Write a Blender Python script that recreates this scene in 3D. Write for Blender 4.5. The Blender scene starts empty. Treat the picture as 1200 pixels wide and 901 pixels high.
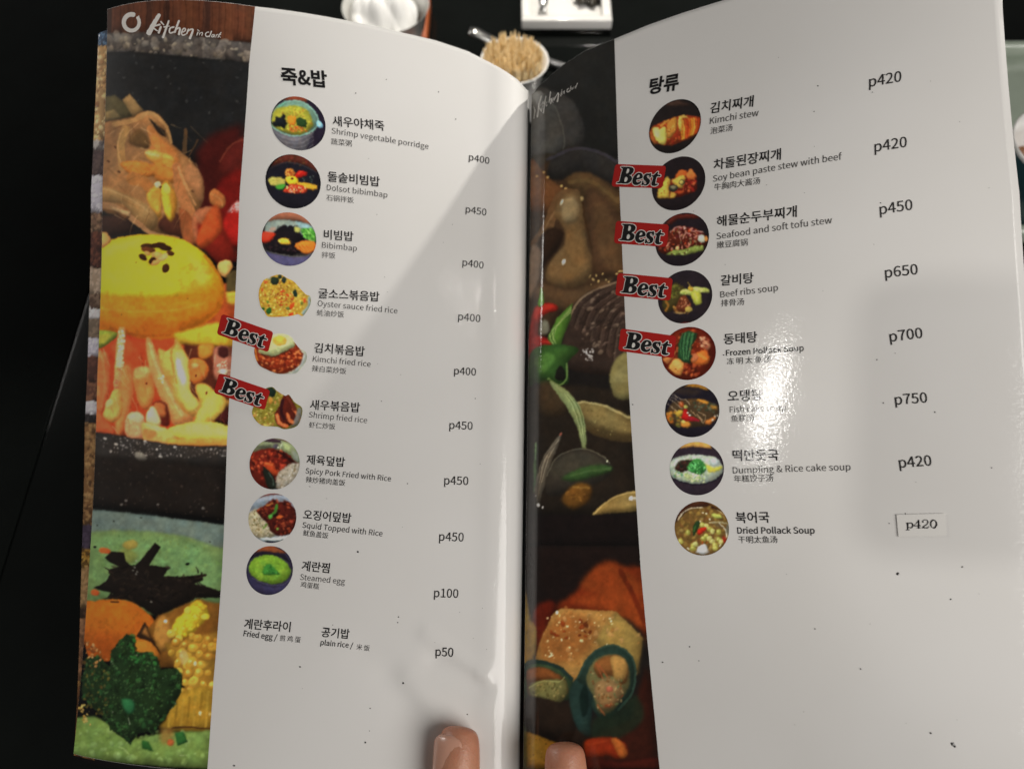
import bpy, bmesh, math, random, os
import numpy as np
from mathutils import Vector, Matrix

sc = bpy.context.scene
COL = sc.collection
# ---------------------------------------------------------------- camera
CAM_Z = 1.15; PITCH = math.radians(28); TABLE_Z = 0.73
cam_d = bpy.data.cameras.new('camera'); cam = bpy.data.objects.new('camera', cam_d); COL.objects.link(cam)
cam.location = (0, 0, CAM_Z); cam.rotation_euler = (PITCH, 0, 0)
cam_d.sensor_width = 36; cam_d.lens = 27.0; cam_d.clip_start = 0.01; cam_d.clip_end = 50
cam_d.dof.use_dof = True; cam_d.dof.focus_distance = 0.30; cam_d.dof.aperture_fstop = 9.0
sc.camera = cam
MW = np.array([[1, 0, 0], [0, math.cos(PITCH), -math.sin(PITCH)], [0, math.sin(PITCH), math.cos(PITCH)]])
CPOS = np.array([0, 0, CAM_Z])
# ---------------------------------------------------------------- light
w = bpy.data.worlds.new('World'); sc.world = w; w.use_nodes = True
bg = w.node_tree.nodes['Background']; bg.inputs[0].default_value = (1.0, .97, .93, 1); bg.inputs[1].default_value = 0.055
sc.view_settings.view_transform = 'Standard'; sc.view_settings.look = 'None'; sc.view_settings.exposure = 0.2; sc.view_settings.gamma = 1.0
def lamp(name, target, direction, dist, energy, radius, color, spot=None, blend=.3):
    d = Vector(direction).normalized(); t = Vector(target)
    l = bpy.data.lights.new(name, 'SPOT' if spot else 'AREA')
    l.energy = energy; l.color = color
    if spot: l.spot_size = math.radians(spot); l.spot_blend = blend; l.shadow_soft_size = radius
    else: l.shape = 'DISK'; l.size = radius*2
    o = bpy.data.objects.new(name, l); COL.objects.link(o)
    o.location = t+d*dist; o.rotation_euler = d.to_track_quat('Z', 'Y').to_euler()
    return o
LAMPS = True
lamp('table_lamp_far_right', (-.10, .19, .88), (.7142, .6174, .3299), 1.6, 66, .02, (1, .96, .89), spot=13, blend=.35)
lamp('fill_light_left', (0, .13, .87), (-.88, .40, .25), 1.7, 7, .25, (1, .955, .905))  # added off-frame fill, set low so glossy surfaces don't mirror it
lamp('fill_light_right', (0, .13, .87), (.64, -.45, .62), 1.7, 21, .68, (1, .955, .905))  # added off-frame fill, carries most of the pages' ambient brightness
lamp('ceiling_downlight_left', (.0985, .1325, .8895), (-.364, -.180, .914), .5, .6, .021, (1, .97, .92), spot=5.8, blend=.9)
lamp('ceiling_downlight_right', (-.0100, .1836, .8735), (.264, .053, .963), 1.4, .5, .01, (1, .96, .9), spot=2.4, blend=.9)
lamp('ceiling_downlight_near', (-.0070, .0651, .8386), (.31, -.295, .905), 1.4, .4, .01, (1, .96, .9), spot=3, blend=.9)
lamp('ceiling_downlight_behind', (.175, .135, .90), (-.56, -.46, .69), 1.5, 10, .022, (1, .96, .9), spot=11, blend=1)
lamp('table_fill_spot', (.02, .60, .73), (.05, .35, 1), 1.0, 40, .03, (1, .94, .85), spot=34, blend=.6)  # added spot, brightens the dish, napkin bowl and toothpicks
# ---------------------------------------------------------------- printed pictures (procedural, kept as vertex colours)
K = 2                                        # canvas samples per unit
CANW, CANH = 1210*K, 930*K
CAN = np.zeros((CANH, CANW, 3), np.float32)
FR = [0., 0., 1.]; CLIP = [None]; BLF = [1.]; PIL = [0.]
def Z(x0, y0, k): FR[:] = [x0, y0, k]
def hexc(c): return np.array([int(c[i:i+2], 16)/255 for i in (0, 2, 4)], np.float32)
def tp(pts):
    p = np.asarray(pts, float).reshape(-1, 2)
    return np.stack([(FR[0]+p[:, 0]/FR[2])*K, (FR[1]+p[:, 1]/FR[2])*K], 1)
def smooth_pts(p, closed=True, n=6):
    m = len(p); out = []
    for i in range(m if closed else m-1):
        if closed: a, b, c, d = p[i-1], p[i], p[(i+1) % m], p[(i+2) % m]
        else: a, b, c, d = p[max(i-1, 0)], p[i], p[i+1], p[min(i+2, m-1)]
        for t in np.arange(n)/n:
            out.append(.5*((2*b)+(-a+c)*t+(2*a-5*b+4*c-d)*t*t+(-a+3*b-3*c+d)*t**3))
    if not closed: out.append(p[-1])
    return np.array(out)
def gauss(m, s):
    if s < .25: return m
    r = max(1, int(s*2.5)); k = np.exp(-np.arange(-r, r+1)**2/(2*s*s)); k /= k.sum()
    m = np.pad(m, r, mode='edge')
    m = sum(k[i]*m[i:m.shape[0]-2*r+i, :] for i in range(2*r+1))
    return sum(k[i]*m[:, i:m.shape[1]-2*r+i] for i in range(2*r+1))
def box_of(p, pad):
    x0 = int(max(0, p[:, 0].min()-pad)); y0 = int(max(0, p[:, 1].min()-pad))
    x1 = int(min(CANW, p[:, 0].max()+pad+2)); y1 = int(min(CANH, p[:, 1].max()+pad+2))
    return x0, y0, max(x1, x0+1), max(y1, y0+1)
def inside(p, X, Y):
    r = np.zeros(X.shape, bool); n = len(p)
    for i in range(n):
        (ax, ay), (bx, by) = p[i], p[(i+1) % n]
        if ay == by: continue
        c = ((ay > Y) != (by > Y)) & (X < (bx-ax)*(Y-ay)/(by-ay)+ax)
        r ^= c
    return r
def put(x0, y0, x1, y1, m, col):
    if CLIP[0] is not None:
        cx, cy, r = CLIP[0]
        Y, X = np.mgrid[y0:y1, x0:x1]
        m = m*(((X/K-cx)**2+(Y/K-cy)**2) < r*r)
    v = CAN[y0:y1, x0:x1]; v += (col-v)*m[..., None]
def P(pts, col, bl=1.2, al=1., sm=0, col2=None, ax=None):
    p = tp(pts)
    if sm: p = smooth_pts(p)
    s = bl*K*.5*BLF[0]; x0, y0, x1, y1 = box_of(p, s*3)
    Y, X = np.mgrid[y0:y1, x0:x1]
    m = gauss(inside(p, X+.5, Y+.5).astype(np.float32), s)*al
    c = hexc(col)
    sz = min(p[:, 0].max()-p[:, 0].min(), p[:, 1].max()-p[:, 1].min())
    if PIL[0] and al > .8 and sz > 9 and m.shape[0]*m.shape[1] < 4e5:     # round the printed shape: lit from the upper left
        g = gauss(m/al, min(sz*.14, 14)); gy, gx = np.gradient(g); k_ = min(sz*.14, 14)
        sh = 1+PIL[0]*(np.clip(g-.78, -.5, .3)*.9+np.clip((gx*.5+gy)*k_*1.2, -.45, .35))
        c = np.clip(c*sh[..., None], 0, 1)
    if col2:
        q = tp(ax); d = q[1]-q[0]; t = np.clip(((X-q[0, 0])*d[0]+(Y-q[0, 1])*d[1])/(d@d), 0, 1)[..., None]
        c = c*(1-t)+hexc(col2)*t
    put(x0, y0, x1, y1, m, c)
def E(x, y, rx, ry, rot, col, bl=1.2, al=1., soft=0):
    bl *= BLF[0]; c = tp([(x, y)])[0]; rx, ry = rx/FR[2]*K, ry/FR[2]*K; R_ = max(rx, ry)+bl*K*2+2
    x0, y0, x1, y1 = box_of(np.array([c-R_, c+R_]), 0)
    Y, X = np.mgrid[y0:y1, x0:x1]; X = X+.5-c[0]; Y = Y+.5-c[1]; a = math.radians(rot)
    u = (X*math.cos(a)+Y*math.sin(a))/rx; v = (-X*math.sin(a)+Y*math.cos(a))/ry
    d = np.sqrt(u*u+v*v); w = max(bl*K*.8/min(rx, ry), soft, 1e-3)
    m = np.clip((1+w/2-d)/w, 0, 1); m = m*m*(3-2*m)*al
    c_ = hexc(col)
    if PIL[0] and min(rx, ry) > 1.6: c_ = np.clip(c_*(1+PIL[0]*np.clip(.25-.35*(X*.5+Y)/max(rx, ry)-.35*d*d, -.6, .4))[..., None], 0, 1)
    put(x0, y0, x1, y1, m, c_)
def S(pts, w, col, bl=1., al=1., sm=1):
    p = tp(pts)
    if sm and len(p) > 2: p = smooth_pts(p, False, 5)
    w = (w, w) if np.isscalar(w) else w
    s = bl*K*.5*BLF[0]; mw = max(w)/FR[2]*K; x0, y0, x1, y1 = box_of(p, s*2+mw)
    Y, X = np.mgrid[y0:y1, x0:x1]; m = np.zeros(X.shape)
    n = len(p)-1
    for i in range(n):
        a, b = p[i], p[i+1]; d = b-a; L2 = max(d@d, 1e-6)
        t = np.clip(((X+.5-a[0])*d[0]+(Y+.5-a[1])*d[1])/L2, 0, 1)
        r = np.hypot(X+.5-a[0]-t*d[0], Y+.5-a[1]-t*d[1])
        tt = (i+t)/n; hw = (w[0]+(w[1]-w[0])*tt)/FR[2]*K*.5
        m = np.maximum(m, np.clip((hw-r)/max(s, .7)+.5, 0, 1))
    put(x0, y0, x1, y1, m*al, hexc(col))
def B(pts, n, r, cols, seed, asp=.6, bl=.8, al=.9, rot=None):
    rg = np.random.RandomState(seed); q = np.asarray(pts, float).reshape(-1, 2)
    lo, hi = q.min(0), q.max(0); k = 0
    while k < n:
        c = lo+(hi-lo)*rg.rand(2)
        k += 1
        if not inside(q, np.array([c[0]]), np.array([c[1]]))[0]: continue
        rr = r[0]+(r[1]-r[0])*rg.rand()
        E(c[0], c[1], rr, rr*(asp+(1-asp)*rg.rand()*.6), rg.rand()*180 if rot is None else rot+rg.randn()*12, cols[rg.randint(len(cols))], bl, al)
def vnoise(shape, cell, rg):
    h_, w_ = shape; g = rg.rand(int(h_/cell)+3, int(w_/cell)+3)
    y = np.arange(h_)/cell; x = np.arange(w_)/cell; yi = y.astype(int); xi = x.astype(int)
    fy = (y-yi)[:, None]; fx = (x-xi)[None]; fy = fy*fy*(3-2*fy); fx = fx*fx*(3-2*fx)
    a = g[yi][:, xi]; b = g[yi][:, xi+1]; c = g[yi+1][:, xi]; d = g[yi+1][:, xi+1]
    return (a*(1-fx)+b*fx)*(1-fy)+(c*(1-fx)+d*fx)*fy
def NZ(pts, amp, cell, seed):                 # printed grain: multiplies what is under the polygon
    p = tp(pts); x0, y0, x1, y1 = box_of(p, 0); rg = np.random.RandomState(seed)
    Y, X = np.mgrid[y0:y1, x0:x1]; m = inside(p, X+.5, Y+.5)
    f = vnoise(m.shape, cell*K, rg)*.6+vnoise(m.shape, cell*K/2.3, rg)*.4
    v = CAN[y0:y1, x0:x1]; v *= (1+m*(f-.5)*2*amp)[..., None]; np.clip(v, 0, 1, out=v)

def organic(x0, y0, x1, y1, amp, cell):       # bend outlines a little and add the mottled tone of a real photograph
    x0, y0, x1, y1 = x0*K, max(0, y0*K), x1*K, min(CANH, y1*K); rg = np.random.RandomState(int(x0+y1)); v = CAN[y0:y1, x0:x1].copy(); sh = v.shape[:2]
    dx = (vnoise(sh, cell*K*.6, rg)-.5)*2*amp*K+(vnoise(sh, cell*K*.22, rg)-.5)*amp*K; dy = (vnoise(sh, cell*K*.6, rg)-.5)*2*amp*K+(vnoise(sh, cell*K*.22, rg)-.5)*amp*K
    Y, X = np.mgrid[0:sh[0], 0:sh[1]]; xs = np.clip((X+dx).round().astype(int), 0, sh[1]-1); ys = np.clip((Y+dy).round().astype(int), 0, sh[0]-1)
    o = v[ys, xs]
    f = (vnoise(sh, cell*K*1.5, rg)-.5)*.16+(vnoise(sh, cell*K*.5, rg)-.5)*.14+(vnoise(sh, cell*K*.16, rg)-.5)*.06
    wm = (vnoise(sh, cell*K, rg)-.5)*.06
    o = o*(1+f)[..., None]; o[..., 0] *= 1+wm; o[..., 2] *= 1-wm
    for ch in range(3): o[..., ch] = gauss(o[..., ch], .9)
    CAN[y0:y1, x0:x1] = np.clip(o, 0, 1)
def rock(pts, seed, n, cols=('554e48', '48423e', '6e665c', '37322f')):
    B(pts, n, (2, 9), cols, seed, .5, .8, .65)

def paint_left_band():
    Z(0, 0, 1)
    P([(84, -5), (312, -5), (300, 210), (290, 300), (84, 300)], '1b1917', 0)
    # wooden board at the top
    P([(100, -10), (310, -10), (310, 52), (215, 42), (100, 38)], '4a2a1c', 2)
    for x, w_, c in ((128, 8, '2c1c16'), (150, 10, '482a1b'), (176, 8, '38221a'), (196, 7, '2a1a15'), (222, 16, '54301e'), (243, 9, '34201a'), (268, 14, '5c3522'), (292, 6, '4e2e1e')):
        S([(x, -6), (x-2, 44)], w_, c, 3, .8)
    for i in range(34):
        x = 126+i*5.1; S([(x, -5), (x+2*math.sin(i*2.1), 20), (x-1, 46)], 1, ('22140f', '6a402a', '3b2219')[i % 3], 1, .45)
    # stone rim
    P([(100, 38), (215, 42), (308, 52), (308, 74), (220, 66), (160, 60), (100, 60)], '3d3936', 2)
    rock([(110, 40), (215, 43), (300, 53), (298, 74), (215, 66), (118, 60)], 3, 300)
    B([(110, 42), (300, 52), (298, 72), (118, 60)], 80, (1.2, 4), ('6c6254', '544c42', '857a68'), 5, .5, .8, .75)
    P([(100, 60), (160, 61), (225, 67), (305, 75), (305, 200), (250, 200), (100, 130)], '191919', 3)
    B([(110, 62), (298, 74), (292, 150), (110, 110)], 60, (.8, 2.4), ('2c2c2c', '3a3937', '242424'), 6, .5, 1, .6)
    # upper zoom 105,85 x4.505
    Z(105, 85, 4.505)
    P([(560, 420), (640, 330), (800, 270), (830, 520), (800, 900), (560, 900)], '3a0f0c', 14, .9)
    P([(690, 470), (740, 390), (830, 340), (830, 560), (720, 560), (680, 520)], '4a1712', 6, .9, 1)
    S([(690, 470), (740, 390), (820, 350)], 10, '7a3a28', 3, .5)
    P([(640, 700), (700, 560), (830, 540), (830, 901), (560, 901)], '5a100c', 8, .95, 1)
    # red tomato
    P([(700, 790), (760, 700), (830, 670), (830, 901), (700, 901)], '8e1710', 4, 1, 1)
    P([(728, 740), (765, 690), (800, 670), (800, 745), (765, 735)], 'c9a099', 3, .85, 1)
    B([(728, 740), (765, 690), (800, 670), (800, 745)], 40, (2, 7), ('b32a20', 'e8cfc6', 'd89a90'), 8)
    # bottom dark left
    P([(55, 690), (60, 760), (200, 740), (240, 840), (110, 870), (55, 850)], '33211a', 4, 1)
    # sprouts nest
    P([(70, 300), (180, 240), (300, 205), (380, 240), (430, 370), (540, 470), (600, 590), (590, 700), (520, 760), (380, 860), (200, 760), (60, 700)], '8f6238', 3, 1, 1)
    P([(70, 300), (200, 240), (330, 300), (300, 400), (170, 470), (60, 600)], '7f5a38', 12, .8, 1)
    P([(75, 130), (130, 120), (200, 170), (230, 235), (150, 250), (75, 260)], '4c4228', 3)
    P([(172, 145), (210, 112), (285, 200), (230, 240)], '86683f', 2)
    P([(75, 210), (130, 195), (170, 240), (80, 262)], '6f5c38', 2)
    S([(130, 275), (240, 250), (320, 215), (400, 280), (430, 370)], (26, 16), 'a57a48', 2)
    P([(310, 240), (400, 310), (405, 345), (360, 320)], '2a2019', 2)
    P([(210, 340), (260, 300), (310, 350), (310, 400), (220, 380)], '5a4022', 4, .9, 1)
    S([(190, 300), (165, 380), (175, 500)], (46, 40), '9f7440', 3)
    S([(175, 300), (150, 380), (165, 480)], 6, 'c09560', 2, .7)
    S([(320, 300), (350, 360), (370, 430)], (40, 60), 'b4713a', 4)
    for x, yy in ((135, 395), (100, 470), (155, 525), (545, 628)): E(x, yy, 9, 6, 30, '3c2414', 1.5, .8)
    P([(330, 320), (390, 360), (470, 430), (460, 560), (380, 580), (330, 520)], 'bf7233', 6, .9, 1)
    P([(165, 478), (260, 468), (345, 500), (350, 545), (250, 555), (190, 520)], 'c47028', 2, 1, 1)
    P([(290, 428), (320, 408), (390, 425), (450, 455), (430, 500), (340, 480)], 'd8923c', 2, 1, 1)
    S([(300, 424), (360, 440)], 14, 'e8b878', 3, .7)
    P([(345, 470), (430, 460), (470, 540), (430, 590), (350, 560)], 'c8782c', 4, .9, 1)
    S([(230, 560), (300, 590), (350, 700), (370, 780)], (70, 30), 'a86a32', 4)
    P([(60, 600), (160, 630), (290, 690), (360, 760), (340, 830), (280, 810), (180, 700), (60, 680)], '9a7444', 3, 1, 1)
    S([(65, 610), (200, 660), (320, 740)], 8, 'b8945e', 2, .7)
    S([(75, 700), (150, 720), (260, 800), (330, 850), (470, 870)], (40, 14), '9c7048', 3)
    P([(100, 705), (220, 735), (210, 770), (120, 725)], 'b08a5c', 2, 1)
    P([(120, 725), (215, 765), (190, 780)], '5f4028', 2, 1)
    P([(360, 800), (420, 740), (480, 760), (500, 860), (400, 850)], '43241a', 4, 1, 1)
    P([(300, 660), (340, 600), (380, 620), (375, 760), (345, 740)], 'c98c30', 3, 1, 1)
    P([(375, 610), (410, 570), (455, 640), (460, 720), (430, 790), (395, 730)], 'b87a26', 3, 1, 1)
    P([(375, 610), (400, 600), (432, 690), (430, 782), (395, 730)], 'ddb22c', 2, 1, 1)
    E(408, 615, 18, 30, -15, 'f0d850', 3, .9); E(360, 592, 16, 18, 0, 'efdc9c', 3, .9); E(374, 605, 7, 5, 0, '3a2010', 1)
    S([(460, 500), (480, 620), (520, 720), (560, 820)], (50, 70), 'ad6c3c', 4)
    S([(470, 500), (500, 580), (560, 700)], (16, 10), 'cc9058', 3, .6)
    P([(520, 480), (580, 520), (605, 600), (590, 690), (540, 620), (500, 560)], '9c6840', 3, .9, 1)
    P([(470, 720), (520, 740), (570, 820), (560, 901), (500, 901)], '8c4c28', 3, 1, 1)
    P([(545, 760), (600, 710), (680, 720), (640, 800), (600, 901), (560, 901)], '9a5a38', 3, 1, 1)
    P([(580, 860), (620, 800), (690, 790), (710, 901), (570, 901)], 'a33418', 5, .95, 1)
    P([(632, 640), (660, 615), (710, 650), (716, 700), (690, 720), (640, 690)], 'a5602e', 2, 1, 1)
    S([(645, 640), (690, 670), (700, 700)], 10, 'c8854a', 3, .6)
    S([(508, 305), (500, 420)], (18, 26), '4f3a26', 2); S([(570, 360), (525, 440)], (12, 8), '4a3422', 2, .8)
    P([(60, 860), (90, 845), (115, 901), (60, 901)], 'c98a4a', 2, 1, 1)
    rs = np.random.RandomState(92)
    for i in range(70):
        x = 90+rs.rand()*470; yy = 260+rs.rand()*520; l = 40+rs.rand()*90; a_ = rs.choice([.5, 1.1, 2.2])+rs.randn()*.3
        S([(x, yy), (x+l*.5*math.cos(a_)+rs.randn()*6, yy+l*.5*math.sin(a_)), (x+l*math.cos(a_), yy+l*math.sin(a_))], (2+rs.rand()*6, 1), ('b08a58', '5f3a1c', 'c8a06a', '7a4c24')[rs.randint(4)], 2, .4)
    Z(80, 225, 4)
    # area beneath: big yolk
    P([(140, 520), (790, 420), (770, 901), (100, 901)], 'a2431c', 3)
    P([(600, 150), (720, 150), (790, 300), (780, 330), (700, 340), (620, 250)], '6e1a10', 6)
    P([(640, 120), (700, 60), (720, 180), (640, 260), (600, 240)], 'b2481c', 5, .9, 1)
    P([(700, 340), (740, 318), (770, 345), (745, 400), (710, 385)], 'dd9a50', 2, 1, 1)
    P([(740, 390), (785, 360), (785, 480), (740, 470)], '463a20', 4)
    P([(735, 470), (782, 465), (782, 540), (745, 520)], 'd0a030', 4)
    yolk = [(136, 270), (220, 218), (340, 200), (460, 205), (560, 235), (650, 300), (700, 370), (730, 440), (722, 520), (690, 580), (600, 640), (470, 690), (330, 690), (200, 660), (120, 620), (110, 420)]
    P(yolk, 'dca614', 2, 1, 1, 'c86c10', [(400, 260), (430, 640)])
    P([(136, 300), (230, 245), (400, 225), (560, 260), (650, 330), (640, 430), (540, 490), (330, 500), (140, 480)], 'e6c81c', 12, .9, 1)
    P([(180, 380), (330, 330), (520, 350), (560, 440), (400, 480), (200, 460)], 'eed428', 14, .7, 1)
    P([(560, 330), (660, 340), (650, 440), (540, 470), (500, 400)], 'd6a428', 10, .7, 1)
    P([(120, 500), (400, 510), (700, 480), (700, 560), (560, 650), (330, 685), (120, 620)], 'cc6e10', 14, .85, 1)
    P([(250, 600), (450, 600), (560, 640), (440, 690), (300, 680)], 'bd5f14', 12, .6, 1)
    S([(640, 300), (700, 380), (728, 450), (722, 520)], 12, 'a85a14', 5, .6)
    P([(330, 290), (350, 240), (460, 235), (500, 280), (470, 330), (380, 350)], 'a88a1c', 6, .35, 1)
    for x, yy, rx, ry, ro, c in ((370, 255, 32, 14, 0, '36200e'), (420, 250, 36, 14, -5, '2c180c'), (455, 262, 32, 14, 10, '2c190d'), (375, 272, 34, 13, 5, '5c2f14'), (350, 306, 22, 14, 30, '301a0c'), (480, 288, 18, 12, 15, '3c2210'), (420, 300, 32, 18, 20, 'd99a4c'), (445, 306, 26, 14, -30, 'e2a860'), (395, 322, 20, 14, -40, '2e190b'), (410, 330, 24, 12, -20, 'd68c46'), (457, 358, 17, 22, 20, '38200e'), (370, 288, 16, 10, 20, 'd08a40')):
        E(x, yy, rx, ry, ro, c, 1.5)
    P([(560, 300), (620, 330), (655, 390), (640, 430), (600, 420), (590, 360)], 'e8cf5a', 10, .45, 1); P([(180, 260), (300, 225), (360, 222), (280, 260), (190, 300)], 'efe25a', 9, .5, 1)
    S([(150, 545), (300, 560), (480, 555), (640, 520)], 10, 'e09a2c', 8, .5); S([(200, 640), (330, 672), (480, 672)], 12, '9c4c10', 7, .6)
    for x, yy in ((318, 332), (250, 575), (560, 500)): E(x, yy, 4, 3, 0, '6a5a14', 1)
    P([(150, 200), (170, 190), (200, 225), (180, 250), (150, 265)], 'c98c48', 2, 1, 1)
    # bottom sprouts, zoom 95,365 x5.005
    Z(95, 365, 5.005)
    P([(85, 130), (220, 120), (340, 160), (600, 170), (890, 190), (880, 520), (700, 780), (80, 720)], 'b03a18', 5)
    P([(540, 130), (800, 60), (890, 110), (880, 220), (700, 210), (560, 190)], 'd8a426', 5)
    P([(600, 190), (880, 210), (860, 640), (640, 500)], '4a2014', 5)
    P([(90, 120), (150, 112), (220, 130), (160, 190), (90, 220)], '7f8a2c', 2, 1, 1); P([(95, 150), (180, 125), (130, 190)], 'b2a838', 3, .8, 1)
    P([(175, 210), (260, 150), (340, 220), (370, 340), (300, 460), (200, 300)], 'cc4a20', 4, 1, 1)
    P([(90, 250), (130, 235), (165, 270), (170, 420), (140, 560), (90, 600)], 'dc6232', 3, 1, 1)
    S([(120, 260), (140, 400), (120, 560)], 14, 'ec8448', 4, .6)
    P([(218, 110), (240, 92), (262, 110), (255, 250), (235, 430), (195, 470), (195, 330)], 'd8884c', 2, 1, 1)
    B([(222, 110), (258, 110), (245, 340), (205, 330)], 130, (3, 11), ('f4d89a', 'ecc070', 'fff0c8'), 11, .6, .8, .8)
    P([(210, 240), (245, 230), (240, 330), (205, 325)], 'f3e0a0', 3, .8)
    B([(205, 330), (245, 330), (230, 450), (195, 450)], 50, (3, 8), ('c87048', 'b06040', 'e09a6c'), 12)
    P([(240, 330), (300, 340), (310, 480), (250, 700), (205, 730), (200, 620)], 'e8743a', 5, 1, 1)
    P([(130, 590), (190, 460), (235, 480), (240, 600), (190, 650), (140, 630)], 'eb9a48', 2, 1, 1); E(165, 540, 22, 30, 30, 'f8cf7c', 6, .8)
    P([(305, 370), (330, 330), (390, 325), (425, 370), (432, 480), (400, 570), (350, 560), (320, 480)], 'e87a38', 2, 1, 1)
    P([(305, 370), (330, 330), (390, 325), (410, 350), (330, 400)], 'f2ae62', 5, .8, 1); E(386, 422, 6, 7, 0, '5c2812', 1)
    P([(380, 165), (410, 165), (450, 260), (530, 430), (600, 520), (660, 620), (640, 660), (550, 670), (470, 520), (400, 330)], 'e8924e', 3, 1, 1)
    S([(400, 190), (450, 340), (520, 480), (590, 600)], (16, 26), 'f2b070', 5, .7); B([(440, 370), (480, 360), (500, 430), (460, 420)], 20, (4, 9), ('fbe0a8',), 13)
    P([(450, 220), (500, 230), (540, 200), (560, 160), (610, 240), (650, 330), (640, 460), (720, 560), (660, 620), (560, 540), (530, 440), (470, 330)], 'eda046', 3, 1, 1)
    P([(560, 230), (600, 240), (635, 340), (640, 460), (690, 560), (620, 580), (560, 430), (555, 300)], 'f6dc60', 5, .95, 1)
    P([(560, 270), (590, 300), (620, 400), (600, 440), (560, 360)], 'fff6c0', 5, .9, 1)
    S([(555, 180), (530, 240), (540, 330), (560, 420)], 14, 'd4702c', 4, .6)
    P([(635, 290), (680, 272), (735, 300), (750, 350), (720, 400), (660, 425), (640, 370)], 'd66a28', 2, 1, 1); E(670, 320, 22, 18, 0, 'f0a05c', 6, .8); E(674, 376, 5, 8, 0, '4c1c10', 1)
    P([(690, 200), (780, 195), (770, 260), (700, 280)], 'cc7a28', 3, 1, 1)
    P([(775, 240), (800, 205), (860, 205), (875, 260), (870, 380), (790, 400)], 'a0604a', 3, 1, 1); P([(802, 215), (856, 210), (862, 262), (815, 268)], '3c1a18', 3, 1, 1)
    B([(790, 290), (865, 280), (870, 370), (800, 370)], 40, (3, 7), ('e8c8a0', 'c89078'), 14); E(835, 355, 24, 18, 0, 'f6ecc0', 6, .9)
    P([(670, 440), (720, 420), (790, 470), (850, 510), (845, 560), (780, 640), (740, 600), (700, 540)], 'f0a840', 3, 1, 1)
    P([(740, 500), (790, 480), (850, 540), (790, 630), (700, 680), (660, 650)], 'f4cc50', 6, .9, 1); E(735, 480, 5, 9, 0, '4c2010', 1)
    P([(780, 640), (860, 560), (860, 660)], '3a1614', 3)
    P([(510, 690), (640, 650), (780, 650), (860, 680), (860, 760), (700, 770), (560, 740)], 'e6d24a', 3, 1, 1)
    P([(560, 690), (700, 665), (830, 690), (830, 720), (640, 720)], 'f2e86a', 6, .8, 1)
    P([(420, 540), (500, 540), (520, 660), (470, 660)], '5a1c12', 4, 1, 1); P([(430, 535), (490, 545), (495, 620), (440, 600)], 'c86a34', 3, .9, 1)
    P([(400, 570), (430, 560), (470, 650), (440, 670), (380, 640)], 'f4d08a', 3, 1, 1)
    P([(270, 610), (320, 585), (370, 620), (365, 740), (290, 750), (255, 700)], 'f09462', 2, 1, 1); P([(280, 620), (320, 590), (365, 620), (330, 650)], 'f8c09a', 3, .8, 1)
    P([(360, 650), (440, 670), (510, 690), (560, 740), (540, 790), (380, 770), (360, 720)], 'f0a050', 3, 1, 1); P([(365, 650), (450, 670), (500, 690), (440, 700)], 'f8dc78', 4, .8, 1)
    P([(370, 690), (440, 700), (430, 740), (375, 740)], 'd06a34', 4, .7, 1)
    P([(500, 745), (860, 735), (860, 800), (500, 790)], 'dc8434', 5)
    P([(85, 560), (150, 640), (200, 690), (200, 730), (85, 720)], 'e2582c', 4, 1)
    rs = np.random.RandomState(91)
    for i in range(60):
        x = 100+rs.rand()*740; yy = 180+rs.rand()*500; l = 40+rs.rand()*90; a_ = 1.2+rs.randn()*.25
        S([(x, yy), (x+l*.5*math.cos(a_)+rs.randn()*4, yy+l*.5*math.sin(a_)), (x+l*math.cos(a_), yy+l*math.sin(a_))], (2+rs.rand()*5, 1), ('f6c07c', 'c8582c', 'ffe2a0', 'a83c18')[rs.randint(4)], 2, .38)
    # stone bowl rim below
    P([(80, 704), (200, 722), (330, 745), (500, 775), (700, 790), (870, 785), (870, 910), (75, 910)], '2b2724', 3)
    rock([(85, 712), (330, 752), (500, 782), (700, 798), (860, 798), (858, 850), (600, 860), (300, 850), (80, 800)], 21, 330, ('8a8078', '6e6560', 'b4aaa0', '57504c', '443e3a'))
    E(350, 850, 40, 24, 30, '8c877a', 6, .7)
    for x, yy in ((140, 748), (205, 778), (375, 760), (550, 795), (465, 850)): E(x, yy, 12, 7, 20, 'b8b0a4', 2, .8)
    Z(80, 450, 4)
    P([(90, 330), (740, 385), (740, 640), (400, 600), (90, 570)], '1b1613', 10)
    B([(110, 350), (730, 400), (720, 640), (110, 570)], 130, (2, 8), ('2d2520', '251e1a', '352b26', '40362f'), 22, .5, 2, .6)
    for x, yy in ((270, 547), (632, 582), (420, 565), (250, 565)): E(x, yy, 7, 6, 0, '6e6964', 1.5, .7)
    # porridge bowl, zoom 80,590 x4.742
    Z(80, 590, 4.742)
    P([(100, 30), (300, 48), (600, 82), (870, 118), (870, 300), (100, 300)], '5c6a62', 3)
    P([(130, 40), (500, 75), (500, 130), (130, 110)], '68766e', 12, .7)
    for x, yy in ((253, 95), (405, 78), (788, 212), (160, 120)): E(x, yy, 6, 5, 0, '2c302a', 1.5, .8)
    P([(100, 160), (250, 148), (450, 152), (650, 180), (860, 250), (860, 620), (100, 620)], '667c48', 5)
    P([(120, 180), (400, 168), (640, 205), (860, 290), (860, 560), (120, 560)], '64824e', 12, .9)
    P([(520, 210), (700, 240), (820, 330), (820, 450), (600, 400), (500, 300)], '6c9058', 14, .8, 1)
    B([(120, 200), (860, 260), (850, 480), (120, 460)], 120, (6, 22), ('6c9458', '5c7c40', '74a066', '667e44', '5c8450'), 31, .6, 5, .4)
    B([(120, 180), (600, 170), (860, 270), (850, 300), (500, 215), (120, 200)], 80, (2, 6), ('6e7a34', '3c5a20'), 32, .6, 2, .5)
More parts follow.
